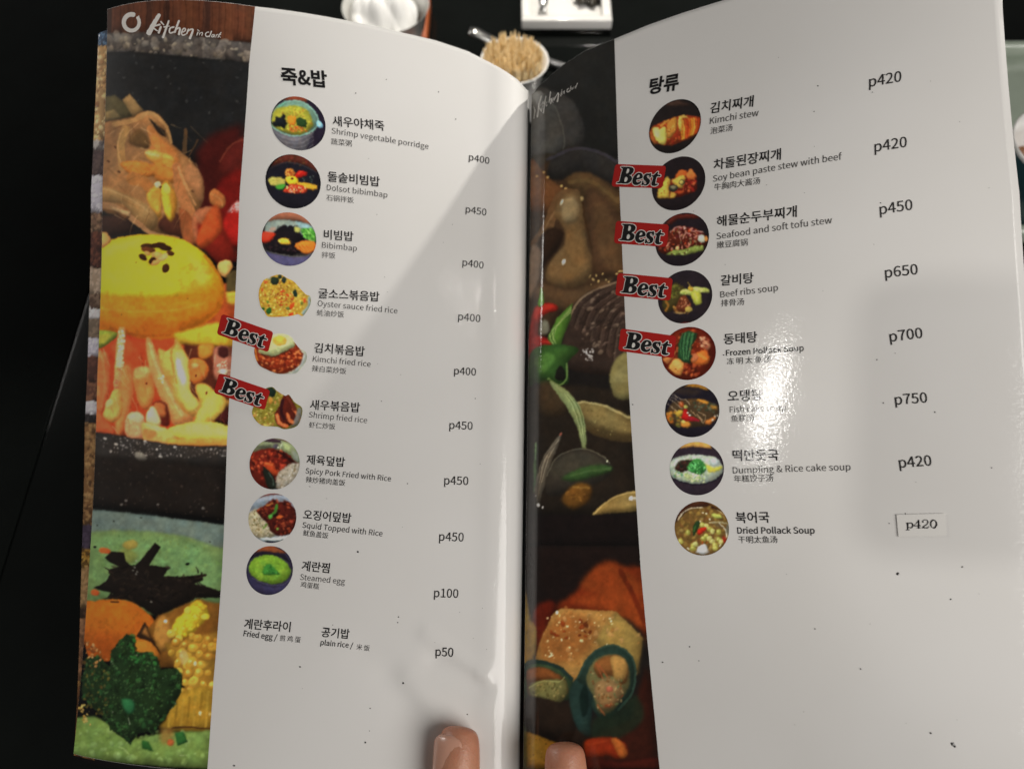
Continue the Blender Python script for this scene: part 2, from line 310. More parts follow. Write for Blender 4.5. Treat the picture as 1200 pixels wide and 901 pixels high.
    E(345, 228, 42, 26, -10, 'a08a3c', 6, .9); E(205, 262, 32, 16, 10, 'c8501e', 4); E(150, 494, 24, 16, 10, 'c4501e', 5); E(330, 290, 60, 40, 10, '7a7a34', 12, .6)
    E(148, 240, 9, 6, 0, '0c0c0a', 1); E(662, 335, 12, 7, -20, '0c0c0a', 1)
    P([(205, 300), (240, 265), (310, 270), (320, 320), (360, 350), (400, 320), (480, 215), (515, 240), (450, 340), (560, 355), (530, 400), (620, 405), (740, 395), (750, 425), (700, 445), (790, 465), (850, 490), (840, 520), (700, 525), (660, 560), (580, 590), (490, 630), (420, 580), (330, 535), (220, 530), (250, 500), (140, 470), (210, 430), (235, 390), (225, 365), (280, 350), (230, 325)], '16110e', 1.5)
    rs = np.random.RandomState(93)
    for i in range(90):
        x = 220+rs.rand()*540; yy = 350+rs.rand()*190+(x-220)*.06; a_ = rs.rand()*6.28; l = 25+rs.rand()*60
        S([(x, yy), (x+l*.5*math.cos(a_)+rs.randn()*5, yy+l*.35*math.sin(a_)+rs.randn()*4), (x+l*math.cos(a_), yy+l*.55*math.sin(a_))], (7+rs.rand()*9, 1.5), ('16110e', '1c1611', '100c0a', '241c16')[rs.randint(4)], 1.2, .95)
    B([(240, 300), (500, 330), (760, 420), (700, 540), (300, 520)], 60, (4, 16), ('211a15', '0f0c0a', '2a211a'), 33, .5, 3, .6)
    for x, yy in ((378, 318), (368, 355), (385, 380), (378, 392), (462, 545), (360, 372)): E(x, yy, 7, 5, 30, '8a8a80', 1, .6)
    # orange yolk
    P([(95, 560), (150, 540), (250, 532), (350, 545), (420, 590), (480, 650), (490, 720), (400, 840), (150, 870), (90, 760)], 'b25c12', 2, 1, 1, 'a04c10', [(200, 560), (200, 820)])
    P([(110, 580), (250, 545), (350, 570), (400, 640), (300, 700), (120, 690)], 'c26a16', 12, .7, 1)
    S([(240, 545), (280, 545)], 9, '241a10', 1, .8)
    P([(380, 735), (425, 655), (445, 690), (480, 760), (500, 800), (430, 770)], '2c1c10', 2); P([(405, 720), (430, 680), (460, 750)], '8a5a28', 3)
    P([(360, 800), (390, 755), (440, 760), (490, 800), (510, 870), (380, 880)], 'ae661c', 2, 1, 1)
    # corn
    P([(440, 700), (500, 620), (560, 600), (620, 570), (720, 530), (860, 560), (850, 910), (500, 910), (510, 820)], '6b4416', 4)
    P([(475, 720), (500, 640), (540, 620), (575, 680), (570, 780), (520, 820), (480, 760)], '9a6a2c', 3, 1, 1); E(540, 652, 10, 9, 0, 'f0e8b0', 2)
    P([(575, 700), (600, 640), (650, 600), (690, 545), (740, 545), (780, 620), (720, 690), (660, 740), (600, 745)], 'c8a620', 3, 1, 1)
    B([(585, 700), (690, 550), (760, 560), (770, 640), (650, 735)], 50, (10, 22), ('d9bc2c', 'c69c1c', 'e2c840', 'b8901c'), 41, .8, 3, .8)
    Z(80, 720, 4.978)
    P([(560, 170), (880, 100), (835, 680), (600, 680), (560, 560), (620, 520), (680, 420)], '8a6420', 5)
    rg = np.random.RandomState(43)
    for r_ in range(11):
        for c_ in range(7):
            x = 600+c_*54+(r_ % 2)*26+rg.randn()*6; yy = 120+r_*52+rg.randn()*6+c_*6
            if x < 585+max(0, (yy-240))*.5 and yy > 180 and yy < 420: continue
            if yy > 470: continue
            x += rg.randn()*6; yy += rg.randn()*5
            E(x, yy, 24+rg.randn()*4, 29+rg.randn()*5, rg.rand()*40, ('a87c24', 'b4882a', '9c6c20', 'c29a34')[rg.randint(4)], 2.5)
            E(x-5, yy-8, 13, 12, 0, ('c8a23c', 'd2b04c', 'b88c30')[rg.randint(3)], 4, .8)
            if rg.rand() < .3: E(x-3, yy-10, 4, 4, 0, 'f0e2a0', 1.2, .8)
    P([(600, 520), (680, 440), (840, 430), (830, 670), (540, 660), (580, 600)], '94701e', 6, .95, 1)
    for i in range(7): S([(600+i*36, 520-i*12), (585+i*36, 650)], 14, ('a8842a', '86641a')[i % 2], 4, .7)
    S([(560, 690), (620, 660), (720, 655), (830, 668)], (14, 8), '3c2410', 4, .9)
    for x, yy in ((770, 575), (830, 580), (660, 240), (740, 285)): E(x, yy, 10, 14, 0, 'e8d8a0', 3, .8)
    P([(655, 215), (690, 215), (700, 270), (665, 290), (650, 250)], 'b8a060', 3, .8, 1)
    # soup at the bottom
    P([(30, 600), (150, 590), (260, 640), (400, 720), (540, 690), (700, 680), (835, 680), (810, 901), (30, 850)], '667f3c', 5)
    B([(40, 610), (260, 650), (830, 690), (810, 880), (40, 820)], 140, (6, 26), ('74924a', '5c7634', '7e9a54', '6a8444', '849e60'), 45, .6, 4, .45)
    P([(540, 660), (600, 660), (620, 700), (560, 760), (530, 720)], '9a7030', 8, .8)
    # parsley
    pars = [(90, 340), (100, 250), (180, 240), (240, 300), (250, 210), (300, 150), (340, 112), (390, 130), (390, 210), (420, 220), (470, 215), (520, 250), (540, 320), (630, 310), (665, 350), (660, 450), (620, 520), (580, 580), (530, 640), (500, 700), (460, 680), (400, 700), (360, 760), (320, 720), (260, 680), (200, 590), (110, 520), (75, 450)]
    P(pars, '1a2b16', 2)
    B(pars, 340, (6, 22), ('1f3a1c', '16260f', '234522', '1b3018', '2c5428', '111c0e'), 46, .5, 1.6, .75)
    B([(90, 240), (240, 240), (240, 600), (90, 560)], 60, (5, 14), ('3a3a18', '5c4420', '2c4020', '6a5a24'), 47, .5, 1.5, .7)
    B([(300, 120), (390, 130), (390, 210), (520, 250), (500, 300), (300, 260)], 50, (5, 16), ('2a6a2c', '2f7a34', '245a24'), 48, .5, 1.5, .7)
    B(pars, 1100, (3, 9), ('2c4a26', '142010', '38562e', '1a2a14', '0d160a', '47683a'), 53, .45, 1, .6)
    for i in range(46):
        x = 90+rg.rand()*560; yy = 240+rg.rand()*440; a_ = rg.rand()*6.28
        if inside(np.array(pars, float), np.array([x]), np.array([yy]))[0]: S([(x+9*math.cos(a_+t), yy+9*math.sin(a_+t)) for t in (0, 1, 2, 3)], (4, 2), ('3f5f35', '55764a', '0c140a')[rg.randint(3)], 1, .6)
    P([(310, 490), (380, 500), (385, 560), (350, 580), (320, 540)], '27633a', 4, .9, 1); S([(350, 600), (360, 640)], 4, 'b0b8a0', 1, .7)
    B(pars, 30, (2, 7), ('6f7a68', '4c5a48', '8a8c78'), 49, .4, 1, .6)
    P([(620, 690), (670, 680), (698, 740), (640, 765)], '285a28', 2); P([(430, 730), (470, 740), (500, 800), (430, 780)], '234f20', 3); E(598, 745, 22, 20, 0, 'b04a24', 6, .8)
    B([(50, 530), (110, 520), (130, 650), (100, 670), (50, 600)], 30, (7, 12), ('b8984c', '9a7a34', 'c8a85c'), 50, .4, 1.2, .95)
    B([(95, 120), (160, 180), (230, 260), (130, 320), (95, 220)], 60, (6, 12), ('a0703c', 'b88450', '6a3c1c', '8a5a30'), 51, .5, 1.2, .9)
    S([(300, 770), (330, 790), (350, 810)], 10, '9cb468', 2, .7); S([(650, 820), (690, 820)], 6, 'a8b87c', 2, .6)
    Z(0, 0, 1); NZ([(84, 0), (300, 0), (262, 560), (244, 915), (84, 915)], .07, 3, 52)

def paint_under_strip():
    Z(0, 0, 1)
    for y0, y1, c, cs in ((25, 54, '2a3c52', ('52708c', '1c2a3c')), (54, 165, '8a6a40', ('b89a64', '6a4424', 'a07c4c', 'c4a878')), (165, 176, '6c6460', ('a09a94', '3a3434')), (176, 206, '3a2c2c', ('4c3c38', '2c2222')), (206, 250, '98949c', ('a8a4aa',)),
                          (250, 272, '5c4434', ('7c6048', '3c2c20')), (272, 315, '3c2018', ('5c3424', '2c1610')), (315, 345, '7c6a58', ('948270',)), (345, 362, '5c4a3c', ('3c2c22',)), (362, 374, 'a09c9c', ('b0acac',)), (374, 396, '54483c', ('6c5c4c',)),
                          (396, 418, '94909a', ('a4a0a8',)), (418, 448, '3c2620', ('54342a',)), (448, 470, '4a3026', ('6a4834',)), (470, 486, '9c989c', ('b0acb0',)), (486, 496, '2c2828', ('1c1818',)), (496, 615, '604428', ('7c5c38', '3c2818', '8a6c44')), (615, 643, '2c2430', ('3c3240',)),
                          (643, 665, '7a5a20', ('9a7c34', '3a2810')), (665, 712, '6c5434', ('8a6c48',)), (712, 724, '281c14', ('443022',)), (724, 800, '6c4c34', ('805c40', '503624')), (800, 915, '50341f', ('6a4a2c', '8a6834', '382414'))):
        P([(60, y0), (129, y0), (129, y1), (60, y1)], c, .8)
        B([(70, y0), (129, y0), (129, y1), (70, y1)], int((y1-y0)*4), (1, 4), cs, y0, .5, 1, .7)

def paint_right_band():
    Z(0, 0, 1)
    P([(595, 30), (790, 30), (790, 915), (595, 915)], '171412', 0)
    P([(595, 30), (760, 30), (760, 190), (595, 190)], '171715', 1)
    Z(600, 0, 4)
    # broth bowl shapes under the logo
    P([(90, 430), (200, 430), (290, 480), (340, 600), (320, 700), (200, 720), (90, 740)], '34322f', 4, 1, 1)
    P([(90, 440), (150, 440), (210, 520), (245, 700), (90, 740)], '4a4843', 4, .9, 1)
    S([(150, 440), (210, 520), (245, 640), (240, 720)], 8, '5c5a52', 2, .5)
    P([(90, 740), (200, 720), (290, 690), (400, 720), (520, 790), (520, 900), (90, 900)], '30291f', 5, 1, 1)
    Z(610, 170, 3.465)
    P([(40, 120), (120, 60), (400, 90), (440, 560), (200, 640), (30, 900)], '38281a', 6)
    P([(130, 50), (220, 10), (330, 30), (420, 80), (420, 170), (250, 110), (180, 140), (110, 130)], '262422', 5, 1, 1)
    S([(110, 60), (220, 15), (320, 30), (400, 75)], 12, '3c3840', 4, .8)
    P([(40, 60), (110, 130), (180, 190), (150, 260), (40, 260)], '6a4426', 3, 1, 1)
    for x, yy in ((95, 112), (110, 132), (168, 167), (185, 178), (66, 128)): E(x, yy, 6, 5, 0, 'd8a860', 2, .9)
    P([(180, 140), (260, 110), (340, 150), (420, 220), (430, 300), (330, 260), (230, 200)], '4f3a22', 6, 1, 1)
    S([(200, 150), (290, 150), (400, 230)], 16, '6c5430', 6, .7)
    S([(220, 200), (160, 215), (110, 330), (60, 400)], (46, 40), '6a4c2e', 5); S([(165, 220), (110, 320), (80, 370)], 8, '8c6a44', 3, .6)
    P([(150, 230), (200, 190), (250, 210), (260, 300), (270, 400), (300, 490), (260, 560), (170, 580), (100, 540), (130, 460), (180, 400), (170, 330), (140, 290)], '6b5232', 4, 1, 1)
    P([(170, 230), (210, 210), (240, 240), (230, 310), (170, 310)], '857250', 7, .9, 1)
    P([(200, 340), (240, 340), (260, 430), (250, 520), (180, 540), (170, 480)], '7c5c34', 8, .7, 1)
    S([(250, 210), (262, 300), (290, 420), (300, 480)], 10, '3a2614', 4, .8)
    E(168, 234, 7, 14, 20, 'e8d8b0', 2, .9); E(175, 475, 8, 13, 20, 'e8dcc0', 1.5, .95); E(250, 218, 7, 9, 0, 'b09a64', 3, .8)
    P([(265, 190), (330, 200), (400, 290), (430, 440), (390, 530), (300, 520), (290, 400)], '483220', 7, 1, 1)
    P([(300, 250), (340, 240), (380, 340), (420, 480), (380, 520), (320, 440)], '5c4228', 9, .8, 1)
    P([(110, 340), (170, 350), (165, 400), (110, 470), (70, 520), (60, 420)], '2a1c12', 5, 1, 1)
    P([(40, 420), (80, 420), (85, 500), (60, 600), (35, 620)], '74604e', 4, 1, 1)
    P([(80, 560), (200, 590), (380, 540), (400, 600), (200, 680), (60, 640)], '4c3824', 7, 1, 1)
    B([(260, 530), (420, 510), (420, 580), (280, 590)], 30, (3, 7), ('9a8250', 'c0a060', '6c5430'), 61)
    # ridged shell
    P([(180, 901), (180, 760), (210, 660), (270, 600), (340, 570), (440, 540), (450, 901)], '2c211b', 3, 1, 1)
    for i in range(46):
        t = i/46; o = t*330
        S([(195+o*.9, 720+o*.75), (235+o*.8+3*math.sin(i*1.7), 640+o*.5), (330+o*.6, 575+o*.45+3*math.sin(i*2.9)), (450+o*.2, 535+o*.5)], 3+3*(i*7 % 3), ('5a463c', '3a2c25', '6a5648', '4a3830', '241a15')[i*3 % 5], 2, .42)
    S([(200, 700), (240, 630), (320, 580), (440, 545)], 9, '8a7358', 2, .8)
    B([(230, 620), (440, 560), (440, 880), (250, 820)], 180, (3, 14), ('6a564a', '32261f', '201813', '84705c'), 62, .3, 1.4, .55, rot=-28)
    B([(240, 830), (300, 830), (290, 880), (250, 870)], 26, (2, 5), ('d8d0c4', 'a8a098'), 63)
    # pepper & herb left
    P([(60, 900), (35, 780), (60, 660), (130, 645), (150, 670), (90, 690), (70, 760)], '8a1a10', 3, 1, 1)
    P([(60, 660), (130, 645), (150, 668), (95, 690), (60, 740)], 'a82416', 3, 1, 1)
    P([(35, 780), (100, 780), (160, 800), (130, 840), (60, 890), (35, 901)], '7c140e', 3, 1, 1); S([(90, 800), (160, 800)], 8, 'b23020', 2, .8)
    P([(70, 650), (85, 575), (95, 640), (85, 655)], '5a8a34', 2, 1, 1)
    P([(85, 720), (110, 715), (115, 760), (80, 765)], '8a8a74', 4, .8, 1)
    P([(115, 770), (150, 700), (212, 640), (205, 700), (170, 790), (160, 840), (110, 790)], '456a24', 2, 1)
    for i in range(9): S([(205, 655+i*3), (160-i*5, 720+i*6), (120+i*5, 780+i*8)], 4, ('86a850', '2c4c18', 'a8bc70')[i % 3], 1, .7)
    P([(50, 901), (100, 840), (150, 812), (235, 830), (190, 880), (170, 960), (80, 980)], '2c4a1e', 2, 1, 1)
    # lower scene zoom 605,400 x3.754
    Z(605, 400, 3.754)
    P([(55, 200), (250, 190), (500, 220), (530, 760), (55, 760)], '1e1812', 6)
    P([(60, 60), (130, 15), (270, 30), (220, 100), (230, 180), (180, 190), (100, 170), (60, 200)], '2c4a1e', 3, 1, 1)
    P([(80, 80), (140, 50), (170, 80), (110, 140)], '527c34', 5, .8, 1); S([(220, 100), (222, 160), (190, 190), (140, 165)], 8, '6a8a44', 2, .8)
    P([(190, 110), (215, 130), (210, 170), (170, 160)], '15140f', 2, 1, 1)
    B([(300, 30), (330, 30), (330, 75), (310, 75)], 26, (2, 5), ('d0c8c0', '8c8680'), 64)
    P([(95, 190), (160, 180), (260, 270), (180, 330), (100, 310)], '3a2c1c', 8, .9, 1)
    P([(412, 140), (430, 90), (470, 50), (500, 60), (500, 240), (440, 250), (415, 200)], '6a6038', 3, 1, 1); P([(430, 150), (495, 90), (500, 180), (450, 180)], '857a4c', 7, .8, 1)
    P([(260, 275), (300, 265), (400, 285), (505, 340), (510, 440), (400, 430), (310, 390), (275, 330)], '6c5c34', 3, 1, 1, '3a2e1a', [(400, 290), (380, 430)])
    S([(265, 272), (310, 268), (400, 288), (505, 342)], 9, 'b0a068', 2, .8)
    P([(300, 300), (400, 310), (500, 370), (490, 400), (380, 370), (310, 340)], '857444', 8, .7, 1)
    B([(300, 290), (500, 360), (500, 430), (310, 390)], 60, (2, 5), ('52461f', '94854c'), 65, .5, 1, .6)
    P([(145, 178), (200, 200), (250, 245), (290, 310), (308, 400), (306, 475), (288, 470), (270, 380), (220, 290)], '84905a', 2, 1, 1)
    for i in range(6): S([(160+i*6, 185+i*3), (235+i*8, 260+i*4), (280+i*4, 380), (294+i*2, 465)], 3, ('b0b884', '4c5a2c', '98a46c')[i % 3], 1, .7)
    P([(75, 660), (80, 450), (92, 440), (90, 560), (85, 670)], '3f6430', 3, 1); S([(86, 445), (84, 520)], 5, '8ab070', 1.5, .8)
    P([(80, 660), (90, 590), (130, 490), (200, 402), (175, 480), (140, 580), (120, 650), (100, 715), (85, 700)], '62594a', 2, 1, 1)
    for i in range(5): S([(195-i*3, 412+i*8), (140-i*5, 520), (105-i*2, 640), (92, 700)], 4, ('9a8e78', '3c342a', '7c6e5a')[i % 3], 1, .7)
    E(196, 408, 5, 6, 0, '8c4c3c', 1.5)
    for x, yy, r_ in ((97, 721, 7), (117, 730, 4), (86, 680, 3)): E(x, yy, r_, r_*1.3, 0, 'e8e0d4', 1.2)
    P([(130, 600), (170, 520), (230, 482), (300, 474), (370, 500), (420, 545), (400, 600), (300, 640), (150, 680)], '2e2922', 3, 1, 1)
    S([(135, 590), (175, 515), (235, 480), (310, 474), (375, 502), (412, 535)], 6, '5c5848', 2, .8)
    P([(150, 570), (220, 500), (330, 495), (390, 550), (300, 560), (200, 600)], '403c30', 8, .7, 1)
    P([(200, 600), (300, 550), (400, 545), (420, 570), (330, 600), (250, 615)], '2c4620', 5, .9, 1); S([(240, 590), (330, 570), (410, 560)], (6, 14), '486034', 4, .6)
    E(402, 527, 4, 5, 0, 'c8d0a0', 1.5)
    P([(200, 700), (230, 650), (280, 620), (330, 640), (320, 700), (250, 740)], '5c3c14', 6, 1, 1); B([(220, 660), (300, 630), (310, 690), (240, 720)], 24, (5, 12), ('7c5420', '442a10'), 66, .6, 3, .6)
    S([(250, 640), (320, 645)], 8, '8a682c', 4, .6)
    P([(335, 762), (380, 715), (440, 680), (500, 660), (530, 665), (530, 740), (430, 755)], '7a6434', 2, 1, 1)
    S([(340, 758), (390, 712), (450, 678), (520, 660)], 8, 'b89c5c', 2, .8); P([(400, 735), (450, 700), (520, 690), (520, 720)], '947a44', 5, .7, 1); E(505, 691, 10, 10, 0, 'f0e8dc', 1.5)
    P([(30, 760), (540, 762), (545, 901), (30, 901)], '120d0c', 4)
    P([(55, 60), (95, 60), (98, 900), (40, 900)], '2a2826', 6, .35)
    # bottom scene zoom 600,640 x3.45
    Z(600, 640, 3.45)
    P([(30, 0), (520, 0), (540, 120), (300, 250), (30, 300)], '150e0c', 4)
    P([(180, 260), (260, 180), (330, 90), (390, 60), (450, 80), (535, 110), (560, 420), (480, 300)], '5e2008', 9, 1, 1)
    P([(280, 150), (340, 85), (400, 65), (500, 130), (520, 200), (330, 190)], '7c3610', 12, .8, 1)
    P([(240, 220), (400, 190), (520, 220), (540, 330), (420, 270)], '8a3c12', 12, .8, 1)
    S([(440, 100), (500, 220), (540, 320)], 20, '4a1406', 8, .6)
    P([(90, 250), (170, 220), (170, 280), (110, 420), (70, 400)], '501406', 8, .9, 1)
    P([(38, 160), (55, 170), (75, 290), (98, 330), (98, 420), (80, 470), (38, 500)], '7a5c1e', 3, 1, 1); P([(42, 180), (60, 230), (66, 300), (42, 330)], '8f7228', 6, .7, 1)
    tofu = [(168, 268), (200, 250), (420, 262), (530, 370), (520, 440), (490, 560), (350, 620), (230, 560), (90, 470), (110, 390)]
    P(tofu, '8a6430', 2)
    P([(420, 264), (530, 372), (510, 520), (430, 480), (330, 380)], '846c34', 7, .9)
    P([(150, 320), (260, 270), (340, 320), (300, 430), (180, 470), (110, 430)], '8c5020', 12, .7, 1)
    B(tofu, 170, (3, 13), ('9a7440', 'a8804c', '7c4c20', '8a5c2c'), 71, .5, 2, .5)
    B([(140, 330), (320, 280), (330, 360), (170, 380)], 26, (5, 14), ('5c2008', '742c0c', '481a08'), 72, .5, 2, .75)
    B([(140, 270), (420, 270), (400, 400), (130, 460)], 60, (2, 6), ('d8c088', 'b89458', 'e8d8a8'), 73, .6, 1, .8)
    E(182, 268, 6, 8, 0, 'e0d0a0', 1.5); S([(150, 445), (160, 440), (156, 430)], 6, 'd8c898', 1.5); E(280, 380, 8, 6, 0, 'cdb478', 2)
    P([(540, 480), (565, 560), (590, 901), (300, 901), (330, 760), (480, 700)], '2a110a', 9)
    P([(30, 500), (250, 560), (330, 780), (300, 840), (150, 790), (50, 740)], '1a1410', 5, 1)
    P([(40, 740), (120, 770), (200, 800), (170, 901), (30, 901)], '8a641a', 3); P([(60, 760), (150, 800), (130, 880), (50, 880)], 'a07a24', 8, .7); B([(50, 750), (180, 800), (160, 890), (50, 890)], 40, (2, 5), ('5c3c10', 'b08c38'), 74, .6, 1, .6)
    P([(45, 560), (62, 560), (60, 901), (38, 901)], '2f4020', 4, .6)
    # pepper rings
    P([(45, 500), (60, 465), (120, 462), (200, 490), (240, 530), (250, 580), (230, 620), (60, 600)], '2a3a26', 2, 1, 1)
    P([(58, 510), (80, 490), (140, 495), (200, 525), (222, 560), (215, 600), (80, 610), (60, 560)], '4c3018', 3, 1, 1)
    P([(62, 500), (120, 490), (190, 520), (200, 545), (130, 535), (70, 550)], '70401c', 4, .9, 1)
    P([(70, 560), (130, 540), (210, 540), (225, 590), (180, 640), (90, 620)], '5c5830', 3, 1, 1); S([(70, 570), (120, 545), (190, 545), (210, 530)], 5, 'a0a060', 1.5, .7)
    B([(80, 560), (210, 550), (210, 610), (90, 620)], 50, (3, 8), ('7c6c3c', '3c3418', '948450'), 75, .5, 1.4, .6)
    S([(48, 520), (60, 475), (120, 468), (190, 490), (240, 535)], 17, '1e2e27', 2)
    P([(60, 610), (220, 640), (260, 700), (230, 790), (130, 760), (50, 720)], '1e1610', 4, 1, 1)
    P([(240, 560), (300, 500), (340, 520), (330, 600), (320, 720), (310, 770), (260, 730), (235, 640)], '1b2c28', 3, 1, 1)
    P([(280, 580), (300, 560), (310, 640), (290, 690), (275, 640)], '0c1814', 4, .9, 1)
    ring = [(265, 540), (300, 460), (350, 415), (410, 400), (460, 420), (495, 470), (498, 540), (480, 600), (430, 660), (390, 700), (350, 690), (320, 640), (330, 580)]
    P(ring, '1e2e26', 2, 1, 1)
    P([(300, 540), (325, 470), (370, 440), (430, 440), (470, 480), (475, 560), (440, 620), (400, 670), (350, 670), (330, 610)], '5a5634', 3, 1, 1)
    P([(330, 480), (370, 445), (430, 440), (468, 480), (465, 540), (440, 560), (420, 530), (380, 520), (350, 530)], '6c4420', 3, 1, 1)
    P([(400, 445), (450, 450), (470, 490), (455, 540), (420, 540), (405, 500)], '95723a', 3, .95, 1)
    P([(335, 560), (380, 530), (420, 550), (450, 580), (420, 640), (370, 660), (340, 620)], '7a5c38', 4, .9, 1)
    B([(310, 500), (460, 540), (440, 640), (350, 660), (320, 590)], 100, (3, 9), ('8c7048', '5c3c1c', '4c5c38', 'a08858', '6c3018'), 76, .4, 1.4, .65)
    for a_, b_ in (((340, 470), (365, 530)), ((355, 480), (385, 525)), ((345, 640), (375, 680))): S([a_, b_], 7, '8c4c28', 1.5, .8)
    S([(268, 530), (300, 460), (350, 415), (410, 400), (460, 420), (494, 470), (498, 540), (480, 600), (430, 660)], 9, '2a4036', 1.5, .8)
    E(395, 577, 14, 12, 0, '9a5038', 4, .9)
    P([(330, 700), (430, 660), (500, 600), (530, 700), (420, 780), (330, 780)], '182418', 7, .8, 1)
    P([(290, 790), (360, 770), (420, 775), (460, 800), (470, 840), (430, 860), (380, 845), (310, 860)], '6c2008', 4, 1, 1)
    P([(400, 780), (440, 785), (468, 835), (440, 855)], '94501c', 3, .9, 1); S([(310, 800), (380, 785)], 10, '8c3010', 4, .7)
    P([(300, 850), (440, 870), (590, 850), (590, 901), (300, 901)], '34100a', 6)
    Z(0, 0, 1); NZ([(600, 30), (730, 30), (780, 915), (600, 915)], .08, 3, 77)

def rice(pts, n, seed, cols, r=(8, 18)): B(pts, n, r, cols, seed, .35, 1.1, .85)

def paint_dishes():
    CR = 'c62c10'
    # --- left page
    CLIP[0] = (349, 145, 33.3)
    Z(310, 105, 12.87)
    P([(0, 0), (1158, 0), (1158, 1000), (0, 1000)], '191420', 0)
    P([(200, 160), (350, 60), (650, 90), (640, 200), (400, 180)], '6c3220', 4, 1)
    bowl = [(95, 480), (150, 290), (300, 180), (480, 165), (640, 215), (760, 330), (820, 470), (790, 580), (700, 700), (640, 880), (560, 960), (300, 900), (130, 700)]
    P(bowl, '5c5a60', 3, 1, 1)
    for i in range(9): S([(130, 640+i*32), (350, 745+i*30), (560, 740+i*32), (740, 640+i*32)], 12, ('6e6c70', '48464c')[i % 2], 2, .7)
    P([(100, 520), (150, 300), (300, 190), (480, 172), (640, 225), (750, 330), (800, 480), (760, 590), (560, 690), (380, 680), (200, 620)], '5c7c6c', 3, 1, 1)
    P([(200, 260), (300, 185), (330, 200), (230, 280)], '5ca088', 5, .9, 1)
    P([(110, 480), (160, 310), (330, 255), (500, 250), (650, 320), (720, 450), (720, 570), (560, 680), (380, 670), (180, 590)], '8c8a28', 4, 1, 1)
    B([(120, 480), (330, 260), (500, 260), (650, 330), (710, 560), (560, 670), (200, 590)], 220, (8, 24), ('a8a030', '74741c', '9c8c2c', 'b8a838', '8a5c20'), 101, .5, 1.6, .6)
    S([(100, 550), (250, 650), (420, 700), (600, 680), (760, 590), (810, 460), (740, 320), (620, 215), (480, 172), (300, 190)], 20, '74a090', 2, .9)
    E(830, 530, 42, 60, -30, '6ca0b8', 4); E(830, 540, 18, 34, -30, '90bcc8', 4, .8)
    P([(340, 410), (470, 400), (480, 480), (450, 540), (380, 540), (350, 470)], 'd87c18', 2.5, 1)
    P([(100, 500), (160, 480), (160, 410), (250, 420), (280, 370), (320, 400), (310, 450), (340, 510), (300, 600), (250, 560), (150, 560)], '14161a', 2, 1)
    P([(480, 450), (540, 425), (620, 455), (640, 520), (620, 570), (540, 570), (480, 540)], '1e3418', 2.5, 1)
    B([(360, 550), (500, 560), (640, 580), (640, 640), (400, 640)], 60, (7, 18), ('a0501c', '8c3c14', 'b87028'), 102)
    CLIP[0] = (344.5, 213, 33.3)
    Z(308, 176, 12.51)
    P([(0, 0), (901, 0), (901, 901), (0, 901)], '14131a', 0)
    P([(100, 200), (250, 80), (500, 60), (800, 200), (800, 320), (600, 220), (350, 190), (150, 230)], '4a2018', 5, 1, 1)
    B([(180, 160), (500, 70), (780, 280), (600, 230), (300, 180)], 60, (8, 28), ('6c2c20', '341810', '5c4020'), 103, .5, 3, .6)
    S([(120, 260), (300, 190), (500, 200), (680, 270), (790, 330)], 18, '2c2c30', 3, .8)
    P([(320, 330), (360, 270), (440, 280), (480, 350), (420, 400), (350, 380)], 'b06c28', 3, 1, 1); B([(320, 300), (470, 300), (450, 390), (350, 380)], 40, (7, 20), ('d09440', 'a04c18', '8c3c14'), 104)
    P([(470, 370), (540, 300), (640, 320), (650, 360), (560, 400), (480, 420)], '94140c', 3, 1, 1); S([(520, 350), (570, 310)], 20, 'c83820', 3, .8)
    P([(70, 430), (130, 395), (260, 400), (330, 430), (330, 490), (170, 530), (110, 500)], 'a09440', 3, 1)
    for i in range(12): S([(80+i*4, 430+i*7), (200, 420+i*9), (320, 440+i*5)], 9, ('c8bc64', '8a8430', 'b4a84c')[i % 3], 1.4, .8)
    P([(180, 540), (250, 500), (340, 510), (310, 570), (230, 580)], '3a8028', 3, 1, 1)
    P([(330, 430), (370, 385), (480, 395), (520, 450), (490, 500), (380, 500)], 'dcaa18', 3, 1, 1); E(430, 420, 20, 16, 0, '3c2010', 2); S([(350, 420), (400, 400)], 26, 'f0d040', 4, .9)
    P([(500, 470), (640, 480), (800, 520), (790, 560), (740, 590), (500, 520)], 'c88c18', 3, 1)
    for i in range(8): S([(500+i*5, 480+i*6), (640, 490+i*9), (790, 520+i*7)], 10, ('e8c030', 'a86c14', 'd89c24')[i % 3], 1.4, .8)
    P([(290, 600), (400, 500), (560, 510), (660, 560), (640, 620), (480, 640), (360, 630)], 'a03018', 3, 1)
    B([(300, 590), (400, 510), (640, 560), (600, 620), (400, 630)], 110, (7, 22), ('c83c20', 'e8c070', '7c1c10', 'd86c40', 'b8a080'), 105, .4)
    B([(600, 380), (760, 380), (760, 480), (560, 440)], 30, (5, 12), ('30503c', '18241c', '6c8070'), 106)
    CLIP[0] = (338.5, 280.5, 33.3)
    Z(302, 245, 12.51)
    P([(0, 0), (901, 0), (901, 901), (0, 901)], '23201f', 0)
    P([(100, 40), (800, 40), (820, 260), (600, 170), (300, 160), (150, 200)], '84503a', 3)
    P([(100, 320), (130, 200), (280, 160), (520, 170), (760, 230), (850, 330), (850, 500), (600, 420), (100, 420)], '707c74', 4, 1, 1)
    P([(560, 190), (760, 235), (800, 290), (640, 280)], '80a8b0', 6, .8, 1)
    P([(240, 330), (330, 260), (400, 230), (440, 260), (500, 240), (560, 280), (640, 380), (720, 440), (560, 500), (640, 640), (500, 680), (150, 620), (80, 500), (230, 440)], '151115', 3, 1)
    for i in range(16): S([(300+i*16, 320), (290+i*20, 235+(i*37 % 30))], (16, 6), '141216', 1.2, .9)
    B([(100, 500), (600, 480), (640, 640), (200, 620)], 80, (8, 26), ('241a1e', '181318', '3a2028', '2c2620'), 107, .5, 3, .6)
